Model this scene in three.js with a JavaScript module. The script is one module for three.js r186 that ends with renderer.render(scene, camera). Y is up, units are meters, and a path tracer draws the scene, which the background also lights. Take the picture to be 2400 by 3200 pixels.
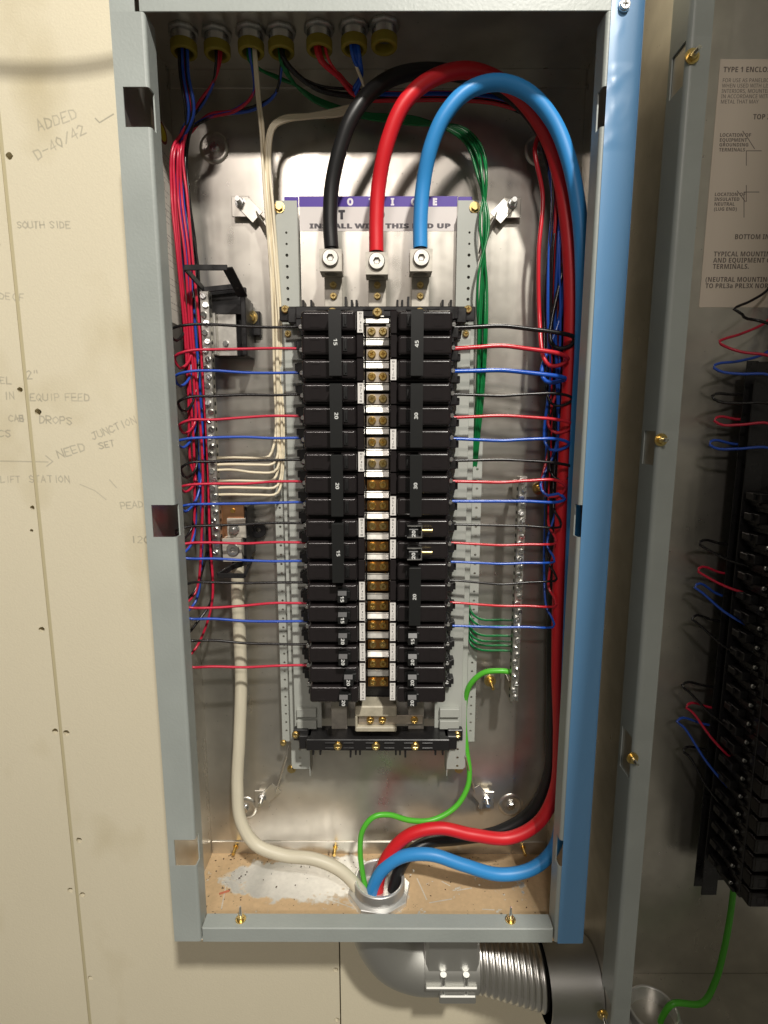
import * as THREE from 'three';
import { mergeGeometries } from 'three/addons/utils/BufferGeometryUtils.js';
import { FontLoader } from 'three/addons/loaders/FontLoader.js';
import { TextGeometry } from 'three/addons/geometries/TextGeometry.js';
import { RoundedBoxGeometry } from 'three/addons/geometries/RoundedBoxGeometry.js';
import { RectAreaLightUniformsLib } from 'three/addons/lights/RectAreaLightUniformsLib.js';

// ------------------------------------------------------------------ camera, air, lamps, exposure
const scene = new THREE.Scene();
scene.background = new THREE.Color().setRGB(0.13, 0.12, 0.10);      // dim room behind the camera
const camera = new THREE.PerspectiveCamera(85.93, 768 / 1024, 0.01, 30);
camera.rotation.order = 'YXZ';
camera.rotation.set(-0.1589, 0.0025, -0.0001);
camera.position.set(0.0097, 0.6429, 0.7428);
camera.updateMatrixWorld(true);
const renderer = new THREE.WebGLRenderer({ antialias: true });
renderer.toneMapping = THREE.LinearToneMapping;
renderer.toneMappingExposure = 1.0;
renderer.shadowMap.enabled = true;
RectAreaLightUniformsLib.init();
// lamps: [x, y, z, width, height, light intensity, colour, label]
const LAMPS = [
  [0.58, 2.65, 2.05, 0.13, 0.13, 1560, [1, 0.955, 0.87], 'bright square ceiling lamp closest to the wall'],
  [-0.35, 2.35, 3.1, 0.5, 0.16, 95, [1, 0.90, 0.83], 'long ceiling lamp farther from the wall'],
];

// ------------------------------------------------------------------ helpers
let seed = 7;
const rnd = () => { seed = (seed * 1664525 + 1013904223) >>> 0; return seed / 4294967296; };
const rr = (a, b) => a + (b - a) * rnd();
const V3 = (x, y, z) => new THREE.Vector3(x, y, z);
const K = 2400 / 1659, F = 1717.9;
function ray(xd, yd) { return V3((xd * K - 1200) / F, -(yd * K - 1600) / F, -1).applyQuaternion(camera.quaternion); }
// photo position (1659 wide) on the plane at distance z from the wall
function P(xd, yd, z) { const d = ray(xd, yd), c = camera.position; return c.clone().addScaledVector(d, (z - c.z) / d.z); }
function PX(xd, yd, X) { const d = ray(xd, yd), c = camera.position; return c.clone().addScaledVector(d, (X - c.x) / d.x); }
function PY(xd, yd, Y) { const d = ray(xd, yd), c = camera.position; return c.clone().addScaledVector(d, (Y - c.y) / d.y); }

const used = {};
function numbered(n) { used[n] = (used[n] ?? -1) + 1; return used[n] ? n + '_' + String(used[n]).padStart(3, '0') : n; }
function mesh(name, g, m, parent) {
  const geo = Array.isArray(g) ? join(g) : g;
  const o = new THREE.Mesh(geo, m); o.castShadow = o.receiveShadow = true;
  o.name = parent ? name : numbered(name); (parent ?? scene).add(o); return o;
}
function thing(name, label, category, group, kind) {
  const o = new THREE.Group(); o.name = numbered(name); scene.add(o); return tag(o, label, category, group, kind);
}
function tag(o, label, category, group, kind) {
  o.userData = { label, category }; if (group) o.userData.group = group; if (kind) o.userData.kind = kind; return o;
}
function join(list) {
  return mergeGeometries(list.map((g) => { const n = g.index ? g.toNonIndexed() : g; for (const k of Object.keys(n.attributes)) if (!['position', 'normal', 'uv'].includes(k)) n.deleteAttribute(k); n.clearGroups?.(); return n; }));
}
// chamfered box, centre c, uv in metres
function cb(w, h, d, c = 0.0006, p = [0, 0, 0]) {
  const X = w / 2, Y = h / 2, Z = d / 2; c = Math.min(c, X * 0.9, Y * 0.9, Z * 0.9);
  const pos = [], uv = [];
  const tri = (a, b, e) => { const n = V3(0, 0, 0).crossVectors(b.clone().sub(a), e.clone().sub(a)), m = a.clone().add(b).add(e);
    const L = n.dot(m) < 0 ? [a, e, b] : [a, b, e]; const ax = Math.abs(n.x), ay = Math.abs(n.y), az = Math.abs(n.z);
    for (const q of L) { pos.push(q.x, q.y, q.z); if (az >= ax && az >= ay) uv.push(q.x + p[0], q.y + p[1]); else if (ax >= ay) uv.push(q.z + p[2], q.y + p[1]); else uv.push(q.x + p[0], q.z + p[2]); } };
  const quad = (a, b, e, f) => { tri(a, b, e); tri(a, e, f); };
  const S = [-1, 1], v = (sx, sy, sz, k) => V3(sx * (X - (k === 0 ? 0 : c)), sy * (Y - (k === 1 ? 0 : c)), sz * (Z - (k === 2 ? 0 : c)));
  for (const s of S) {
    quad(v(s, -1, -1, 0), v(s, 1, -1, 0), v(s, 1, 1, 0), v(s, -1, 1, 0));
    quad(v(-1, s, -1, 1), v(1, s, -1, 1), v(1, s, 1, 1), v(-1, s, 1, 1));
    quad(v(-1, -1, s, 2), v(1, -1, s, 2), v(1, 1, s, 2), v(-1, 1, s, 2));
    for (const t of S) {
      quad(v(s, t, -1, 0), v(s, t, 1, 0), v(s, t, 1, 1), v(s, t, -1, 1));
      quad(v(s, -1, t, 0), v(s, 1, t, 0), v(s, 1, t, 2), v(s, -1, t, 2));
      quad(v(-1, s, t, 1), v(1, s, t, 1), v(1, s, t, 2), v(-1, s, t, 2));
      for (const r of S) tri(v(s, t, r, 0), v(s, t, r, 1), v(s, t, r, 2));
    }
  }
  const g = new THREE.BufferGeometry();
  g.setAttribute('position', new THREE.Float32BufferAttribute(pos, 3)); g.setAttribute('uv', new THREE.Float32BufferAttribute(uv, 2));
  g.computeVertexNormals(); g.translate(...p); return g;
}
// box by its limits
const bx = (x0, x1, y0, y1, z0, z1, c) => cb(Math.abs(x1 - x0), Math.abs(y1 - y0), Math.abs(z1 - z0), c, [(x0 + x1) / 2, (y0 + y1) / 2, (z0 + z1) / 2]);
// bar between two points
function bar(a, b, w, t, c = 0.0004) {
  const L = a.distanceTo(b), g = cb(w, L, t, c), y = b.clone().sub(a).normalize();
  let x = V3(1, 0, 0); if (Math.abs(y.x) > 0.95) x = V3(0, 0, 1);
  const z = V3(0, 0, 0).crossVectors(x, y).normalize(); x.crossVectors(y, z);
  g.applyMatrix4(new THREE.Matrix4().makeBasis(x, y, z)); const m = a.clone().add(b).multiplyScalar(0.5); return g.translate(m.x, m.y, m.z);
}
function tube(pts, r, seg = 0, rad = 10) {
  const c = new THREE.CatmullRomCurve3(pts, false, 'centripetal'); const L = c.getLength();
  const t = new THREE.TubeGeometry(c, seg || Math.max(12, Math.round(L / 0.006)), r, rad, false);
  const cap = (p, d) => { const g = new THREE.CircleGeometry(r, rad); g.lookAt(d); g.translate(p.x, p.y, p.z); return g; };
  const e = pts.length - 1;
  return join([t, cap(pts[0], c.getTangent(0).negate()), cap(pts[e], c.getTangent(1))]);
}
function cyl(r0, r1, h, n, p = [0, 0, 0], axis = 'z') {
  const g = new THREE.CylinderGeometry(r1, r0, h, n); if (axis === 'z') g.rotateX(Math.PI / 2); if (axis === 'x') g.rotateZ(-Math.PI / 2); return g.translate(...p);
}
function lathe(pts, n = 32) { return new THREE.LatheGeometry(pts.map((p) => new THREE.Vector2(p[0], p[1])), n); }
const poly = (pts) => new THREE.Shape(pts.map((p) => new THREE.Vector2(p[0], p[1])));
const regular = (r, n, a = 0) => Array.from({ length: n }, (_, i) => [r * Math.cos(a + i * 2 * Math.PI / n), r * Math.sin(a + i * 2 * Math.PI / n)]);
function extr(shape, depth, bevel = 0) { return new THREE.ExtrudeGeometry(shape, { depth, bevelEnabled: bevel > 0, bevelSize: bevel, bevelThickness: bevel, bevelSegments: 1, curveSegments: 10 }); }
// screw head facing +z at the origin: washer, head with a cross recess
function screwGeo(r, kind = 'cross') {
  const base = cyl(r, r * 0.95, r * 0.25, 16, [0, 0, r * 0.125]);
  const s = poly(regular(r * 0.78, kind === 'hex' ? 6 : 14)), a = r * 0.5, b = r * 0.14;
  if (kind === 'slot') s.holes.push(new THREE.Path([[-a * 1.3, -b], [a * 1.3, -b], [a * 1.3, b], [-a * 1.3, b]].map((p) => new THREE.Vector2(...p))));
  else if (kind !== 'hex') s.holes.push(new THREE.Path([[-a, -b], [-b, -b], [-b, -a], [b, -a], [b, -b], [a, -b], [a, b], [b, b], [b, a], [-b, a], [-b, b], [-a, b]].map((p) => new THREE.Vector2(...p))));
  const head = extr(s, r * 0.32, r * 0.1); head.translate(0, 0, r * 0.3);
  return join([base, head]);
}
// socket screw: ring with a hexagonal hole
function socketGeo(r) {
  const s = poly(regular(r, 24)); s.holes.push(new THREE.Path(regular(r * 0.52, 6).map((p) => new THREE.Vector2(...p))));
  const g = extr(s, r * 0.3, r * 0.1); return join([g, cyl(r, r, 0.0004, 20, [0, 0, 0.0002])]);
}
function studGeo(r, h) { // nut with a bolt end standing out of it, along +z
  return join([cyl(r * 1.35, r * 1.35, r * 0.25, 18, [0, 0, r * 0.125]), cyl(r * 0.95, r * 0.9, r * 0.8, 6, [0, 0, r * 0.65])]);
}
const screwG = {}; const scr = (r, k) => (screwG[r + (k || '')] ??= screwGeo(r, k));

// ------------------------------------------------------------------ textures
const hash = (x, y, s) => { let h = (x * 374761393 + y * 668265263 + s * 974634777) | 0; h = Math.imul(h ^ (h >>> 13), 1274126177); return ((h ^ (h >>> 16)) >>> 0) / 4294967296; };
function vn(x, y, s, per) { const xi = Math.floor(x), yi = Math.floor(y), fx = x - xi, fy = y - yi, u = fx * fx * (3 - 2 * fx), v = fy * fy * (3 - 2 * fy), m = (a) => ((a % per) + per) % per;
  const a = hash(m(xi), m(yi), s), b = hash(m(xi + 1), m(yi), s), c = hash(m(xi), m(yi + 1), s), d = hash(m(xi + 1), m(yi + 1), s); return a + (b - a) * u + (c - a) * v + (a - b - c + d) * u * v; }
function fbm(u, v, f, oct, s) { let r = 0, a = 0.5, n = 0; for (let i = 0; i < oct; i++) { r += a * vn(u * f, v * f, s + i, f); n += a; a *= 0.5; f *= 2; } return r / n; }
function dtex(n, fn, srgb, metres) {
  const d = new Uint8Array(n * n * 4);
  for (let j = 0; j < n; j++) for (let i = 0; i < n; i++) { const c = fn(i / n, j / n, i, j), k = (j * n + i) * 4; d[k] = c[0] * 255; d[k + 1] = c[1] * 255; d[k + 2] = c[2] * 255; d[k + 3] = 255; }
  const t = new THREE.DataTexture(d, n, n); t.wrapS = t.wrapT = THREE.RepeatWrapping; t.magFilter = THREE.LinearFilter; t.minFilter = THREE.LinearMipmapLinearFilter; t.generateMipmaps = true;
  if (srgb) t.colorSpace = THREE.SRGBColorSpace; t.repeat.set(1 / metres, 1 / metres); t.needsUpdate = true; return t;
}
const cl = (x) => Math.min(1, Math.max(0, x));
const galvC = dtex(512, (u, v, i, j) => { const a = fbm(u, v, 5, 5, 1), b = fbm(u * 1, v * 1, 24, 3, 9), sp = hash(i, j, 4) > 0.9995 ? -0.25 : 0; const t = cl(0.86 + (a - 0.5) * 0.16 + (b - 0.5) * 0.08 + sp); return [t, t * 0.985, t * 0.955]; }, true, 0.5);
const galvR = dtex(512, (u, v) => { const a = fbm(u, v, 6, 5, 21), b = fbm(u, v, 40, 2, 33); const st = fbm(u, v * 0.02, 64, 2, 37); const r = cl(0.33 + (a - 0.5) * 0.13 + (b - 0.5) * 0.07 + (st - 0.5) * 0.1); return [0, r, 1]; }, false, 0.5);
const peelB = dtex(256, (u, v) => { const a = fbm(u, v, 60, 3, 5); return [a, a, a]; }, false, 0.12);
const paintC = dtex(256, (u, v) => { const a = fbm(u, v, 6, 5, 15), t = 0.96 + (a - 0.5) * 0.10; return [cl(t), cl(t), cl(t)]; }, true, 0.35);
const plasR = dtex(256, (u, v) => { const a = fbm(u, v, 10, 5, 25); return [0, cl(0.34 + (a - 0.5) * 0.3), 0]; }, false, 0.1);
const dullC = dtex(256, (u, v) => { const a = fbm(u, v, 8, 5, 45), t = 0.9 + (a - 0.5) * 0.25; return [cl(t), cl(t), cl(t)]; }, true, 0.06);

const srgb = (r, g, b) => new THREE.Color().setRGB(r / 255, g / 255, b / 255, THREE.SRGBColorSpace);
const M = (o) => new THREE.MeshStandardMaterial(o);
const PM = (o) => new THREE.MeshPhysicalMaterial(o);
const mat = {
  galv: M({ color: new THREE.Color(0.86, 0.85, 0.82), metalness: 0.85, roughness: 1, map: galvC, roughnessMap: galvR }),
  paint: M({ color: srgb(172, 179, 175), roughness: 0.42, map: paintC, bumpMap: peelB, bumpScale: 0.00012 }),
  rail: M({ color: srgb(186, 189, 182), roughness: 0.5, map: paintC }),
  black: M({ color: srgb(34, 33, 34), roughness: 1, roughnessMap: plasR }),
  breaker: M({ color: srgb(36, 32, 33), roughness: 0.55, roughnessMap: plasR }),
  handle: M({ color: srgb(30, 31, 31), roughness: 0.36 }),
  dark: M({ color: srgb(12, 12, 13), roughness: 0.6 }),
  gold: M({ color: new THREE.Color(0.78, 0.60, 0.26), metalness: 1, roughness: 0.28 }),
  brass: M({ color: new THREE.Color(0.80, 0.55, 0.18), metalness: 1, roughness: 0.3 }),
  tin: M({ color: new THREE.Color(0.80, 0.78, 0.72), metalness: 1, roughness: 0.42, map: dullC }),
  tinDull: M({ color: srgb(214, 208, 196), metalness: 0.35, roughness: 0.5, map: dullC }),
  zinc: M({ color: new THREE.Color(0.78, 0.78, 0.77), metalness: 1, roughness: 0.25 }),
  cast: M({ color: new THREE.Color(0.66, 0.66, 0.63), metalness: 1, roughness: 0.5, map: dullC }),
  alum: M({ color: new THREE.Color(0.80, 0.80, 0.78), metalness: 0.7, roughness: 0.4 }), castT: M({ color: new THREE.Color(0.52, 0.52, 0.49), metalness: 0.9, roughness: 0.55 }), flex: M({ color: new THREE.Color(0.72, 0.71, 0.68), metalness: 1, roughness: 0.33 }),
  copper: M({ color: new THREE.Color(0.82, 0.44, 0.24), metalness: 1, roughness: 0.32 }),
  pinkTin: M({ color: new THREE.Color(0.80, 0.70, 0.58), metalness: 0.8, roughness: 0.4, map: dullC }),
  amber: M({ color: new THREE.Color(0.66, 0.33, 0.11), metalness: 1, roughness: 0.34, map: dullC }),
  paper: M({ color: srgb(226, 216, 204), roughness: 0.8 }),
  caulk: M({ color: srgb(196, 186, 152), roughness: 0.9 }),
  redBig: PM({ color: srgb(222, 34, 44), roughness: 0.42 }), blueBig: PM({ color: srgb(56, 150, 222), roughness: 0.42 }),
  blackBig: PM({ color: srgb(30, 30, 31), roughness: 0.4 }), whiteBig: PM({ color: srgb(232, 224, 200), roughness: 0.45, map: paintC }),
  red: PM({ color: srgb(204, 40, 68), roughness: 0.28 }), blue: PM({ color: srgb(44, 84, 186), roughness: 0.28 }), blackW: PM({ color: srgb(30, 29, 30), roughness: 0.26 }),
  redR: PM({ color: srgb(214, 48, 60), roughness: 0.22 }), blueR: PM({ color: srgb(36, 92, 200), roughness: 0.22 }),
  whiteW: PM({ color: srgb(236, 224, 196), roughness: 0.35 }), green: PM({ color: srgb(18, 118, 62), roughness: 0.25 }), lime: PM({ color: srgb(92, 196, 58), roughness: 0.35 }),
  bushing: M({ color: srgb(150, 136, 44), roughness: 0.5 }),
  film: PM({ color: srgb(104, 156, 204), roughness: 0.35, clearcoat: 0.5, clearcoatRoughness: 0.2 }),
};
const canvasTex = (w, h, draw) => { const c = document.createElement('canvas'); c.width = w; c.height = h; const x = c.getContext('2d'); draw(x, w, h); const t = new THREE.CanvasTexture(c); t.colorSpace = THREE.SRGBColorSpace; t.magFilter = THREE.LinearFilter; return t; };
// thin sheet facing +z with uv 0..1, real thickness
function sheet(w, h, t = 0.0003) { const g = new THREE.BoxGeometry(w, h, t); return g; }
const font = await new FontLoader().loadAsync('fonts/droid/droid_sans_bold.typeface.json');

// ------------------------------------------------------------------ lamps
for (const [x, y, z, w, h, I, c, label] of LAMPS) {
  const t = thing('ceiling_lamp', label, 'lamp', 'ceiling lamps'); t.position.set(x, y, z); t.lookAt(x * 0.3, 0.55, 0);
  const col = new THREE.Color().setRGB(...c);
  mesh('housing', [cb(w + 0.03, h + 0.03, 0.02, 0.002, [0, 0, -0.018])], mat.paint, t);
  mesh('diffuser', [cb(w, h, 0.006, 0.001, [0, 0, -0.003])], M({ color: 0xffffff, emissive: col, emissiveIntensity: 4 }), t);
  const L = new THREE.RectAreaLight(col, I, w, h); L.position.set(0, 0, 0.004); L.rotation.y = Math.PI; t.add(L);
}

// ------------------------------------------------------------------ wall of sheathing boards with holes and pencil notes
const glyph = { A: [[0, 0, 2, 6, 4, 0], [1, 2, 3, 2]], B: [[0, 0, 0, 6, 3, 6, 3, 3, 0, 3, 4, 2, 3, 0, 0, 0]], C: [[4, 5, 2, 6, 0, 4, 0, 1, 2, 0, 4, 1]], D: [[0, 0, 0, 6, 3, 5, 4, 3, 3, 0.5, 0, 0]], E: [[4, 6, 0, 6, 0, 0, 4, 0], [0, 3, 3, 3]], F: [[4, 6, 0, 6, 0, 0], [0, 3, 3, 3]], H: [[0, 0, 0, 6], [4, 0, 4, 6], [0, 3, 4, 3]], I: [[2, 0, 2, 6]], J: [[1, 6, 4, 6], [3, 6, 3, 1, 1, 0, 0, 1]], L: [[0, 6, 0, 0, 4, 0]], N: [[0, 0, 0, 6, 4, 0, 4, 6]], O: [[2, 6, 0, 4, 0, 2, 2, 0, 4, 2, 4, 4, 2, 6]], P: [[0, 0, 0, 6, 3, 6, 4, 4.5, 3, 3, 0, 3]], Q: [[2, 6, 0, 4, 0, 2, 2, 0, 4, 2, 4, 4, 2, 6], [2.5, 1.5, 4.5, -0.5]], R: [[0, 0, 0, 6, 3, 6, 4, 4.5, 3, 3, 0, 3, 4, 0]], S: [[4, 5, 2, 6, 0, 5, 1, 3.3, 3, 2.7, 4, 1, 2, 0, 0, 1]], T: [[0, 6, 4, 6], [2, 6, 2, 0]], U: [[0, 6, 0, 1, 2, 0, 4, 1, 4, 6]], 0: [[2, 6, 0.5, 4, 0.5, 2, 2, 0, 3.5, 2, 3.5, 4, 2, 6]], 1: [[2, 0, 2, 6]], 2: [[0, 5, 2, 6, 4, 4.5, 0, 0, 4, 0]], 4: [[3, 0, 3, 6, 0, 2, 4, 2]], '/': [[0, 0, 4, 6]], '-': [[0, 3, 4, 3]], '"': [[1, 6, 1, 4.5], [3, 6, 3, 4.5]] };
const WX0 = -0.85, WX1 = 0.35, WY0 = -0.42, WY1 = 1.2;
const wallTex = canvasTex(1516, 2048, (x, w, h) => {
  const img = x.createImageData(w, h);
  for (let j = 0; j < h; j++) for (let i = 0; i < w; i++) { const u = i / w, v = j / h, a = fbm(u, v, 7, 4, 61), b = hash(i, j, 3), st = Math.max(0, fbm(u, v, 11, 4, 71) - 0.63) * 0.5; const k = (j * w + i) * 4, t = 1 + (a - 0.5) * 0.03 + (b - 0.5) * 0.025 - st * 0.6; img.data[k] = 228 * t; img.data[k + 1] = 219 * (t - st * 0.1); img.data[k + 2] = 193 * (t - st * 0.4); img.data[k + 3] = 255; }
  x.putImageData(img, 0, 0);
  const sx = w / (WX1 - WX0), sy = h / (WY1 - WY0);
  const write = (text, xd, yd, hd, ang, al = 0.5) => { // pencil strokes
    const p = P(xd, yd, 0), s = P(xd, yd + hd, 0).distanceTo(p) / 6 * sx; x.save(); x.translate((p.x - WX0) * sx, (WY1 - p.y) * sy); x.rotate(ang); x.lineCap = 'round';
    let cx = 0; for (const ch of text) { const g = glyph[ch]; if (g) for (const l of g) { x.strokeStyle = `rgba(120,116,104,${al * rr(0.6, 1)})`; x.lineWidth = rr(1.2, 2.0); x.beginPath(); for (let i = 0; i < l.length; i += 2) x.lineTo(cx + (l[i] + rr(-0.35, 0.35)) * s, -(l[i + 1] + rr(-0.35, 0.35)) * s); x.stroke(); } cx += (ch === ' ' ? 4 : ch === 'I' ? 4.5 : 5.6) * s * rr(0.94, 1.06); }
    x.restore(); };
  write('ADDED', 84, 283, 22, -0.28); write('D-40/42', 82, 345, 21, -0.45); write('SOUTH SIDE', 38, 493, 14, 0); write('OF', 28, 648, 15, 0.1, 0.4); write('SIDE', -22, 645, 14, 0.05, 0.4);
  write('2"', 58, 818, 17, 0); write('PANEL', -36, 829, 14, 0, 0.4); write('EQUIP FEED', 66, 866, 15, 0); write('IN', 10, 862, 15, 0, 0.4); write('CAB', 20, 910, 13, 0); write('DROPS', 86, 914, 16, 0.05); write('CS', -2, 944, 15, 0, 0.4);
  write('NEED', 128, 990, 17, -0.28); write('JUNCTION', 202, 950, 15, -0.36); write('SET', 216, 970, 13, -0.2); write('LIFT', 2, 1042, 13, 0, 0.4); write('STATION', 64, 1042, 14, 0, 0.45); write('120', 284, 1172, 14, 0.05); write('PEAD', 262, 1100, 14, -0.1, 0.4);
  const line = (pts, al = 0.35) => { x.strokeStyle = `rgba(120,116,104,${al})`; x.lineWidth = 1.6; x.beginPath(); for (const [a, b] of pts) { const p = P(a, b, 0); x.lineTo((p.x - WX0) * sx, (WY1 - p.y) * sy); } x.stroke(); };
  line([[0, 996], [105, 998]]); line([[98, 984], [114, 997], [100, 1008]]); line([[172, 1046], [205, 1060], [230, 1080]], 0.25); line([[205, 255], [215, 265], [246, 246]], 0.6); line([[236, 1036], [252, 1054]], 0.3);
});
wallTex.wrapS = wallTex.wrapT = THREE.MirroredRepeatWrapping; wallTex.repeat.set(1 / (WX1 - WX0), 1 / (WY1 - WY0)); wallTex.offset.set(-WX0 / (WX1 - WX0), -WY0 / (WY1 - WY0));
const wallMat = M({ map: wallTex, roughness: 0.75, bumpMap: peelB, bumpScale: 0.00014 });
{
  const wall = new THREE.Group(); wall.name = 'wall'; scene.add(wall); tag(wall, 'cream painted sheathing wall with screw holes and pencil notes', 'wall', null, 'structure');
  const holes = [[18, 337, 1], [82, 890, 1], [43, 842, .8], [70, 1097, .7], [68, 1146, .5], [90, 1360, .9], [122, 1580, 1], [138, 1583, 1], [171, 1815, 1], [152, 1923, 1], [173, 1933, 1], [187, 2113, .9], [725, 2095, .9], [733, 2203, .9], [-6, 528, .8]].map(([a, b, s]) => { const p = P(a, b, 0); return [p.x, p.y, 0.0046 * s]; });
  const edges = [-1.3, -0.4655, -0.0624, 0.36, 1.6], gap = 0.0024;
  for (let i = 0; i < 4; i++) {
    const a = edges[i] + gap, b = edges[i + 1] - (i === 0 ? gap : 0.0006); const x0 = i === 2 ? a - 0.001 : a;
    const s = poly([[x0, -0.9], [b, -0.9], [b, 1.7], [x0, 1.7]]);
    for (const [hx, hy, r] of holes) { const q = Math.abs(hx - x0) < r + 0.001 ? x0 + r + 0.001 : Math.abs(hx - b) < r + 0.001 ? b - r - 0.001 : hx; if (hx > edges[i] && hx < edges[i + 1]) s.holes.push(new THREE.Path(regular(r, 12).map((p) => new THREE.Vector2(p[0] * rr(0.85, 1.1) + q, p[1] * rr(0.85, 1.1) + hy)))); }
    const g = new THREE.ExtrudeGeometry(s, { depth: 0.0105, bevelEnabled: true, bevelSize: -0.0007, bevelThickness: 0.0007, bevelSegments: 1, bevelOffset: 0 });
    g.translate(0, 0, -0.0112); mesh('wall_panel', g, wallMat, wall);
  }
  mesh('wall_backing', bx(-1.3, 1.6, -0.9, 1.7, -0.04, -0.03, 0.001), mat.dark, wall);
  mesh('seam_filler', bx(-0.4655 - 0.003, -0.4655 + 0.003, -0.9, 1.7, -0.008, -0.0012, 0.0004), mat.caulk, wall);
}
// hanging cable above the frame: its shadow crosses the wall
tag(mesh('hanging_cable', tube([V3(-0.9, 1.55, 0.22), V3(-0.62, 1.30, 0.22), V3(-0.42, 1.245, 0.22), V3(-0.2, 1.25, 0.22), V3(0, 1.36, 0.2), V3(0.15, 1.7, 0.2)], 0.005), mat.blackW), 'slack black cable hanging in front of the wall above the enclosures', 'cable');

// tall steel cover standing on edge past the right edge of the picture: it keeps the lamp off the second enclosure
{
  const t = thing('panel_cover', 'tall grey steel panel cover standing on edge in front of the second enclosure', 'panel cover'); t.position.set(0.24, -0.9, 0.62); t.rotation.z = -0.04;
  mesh('sheet', bx(0, 0.36, 0, 2.7, -0.0015, 0.0015, 0.0005), mat.paint, t); mesh('folded_edge', bx(0, 0.002, 0.004, 2.696, 0.0017, 0.02, 0.0005), mat.paint, t);
}
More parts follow.
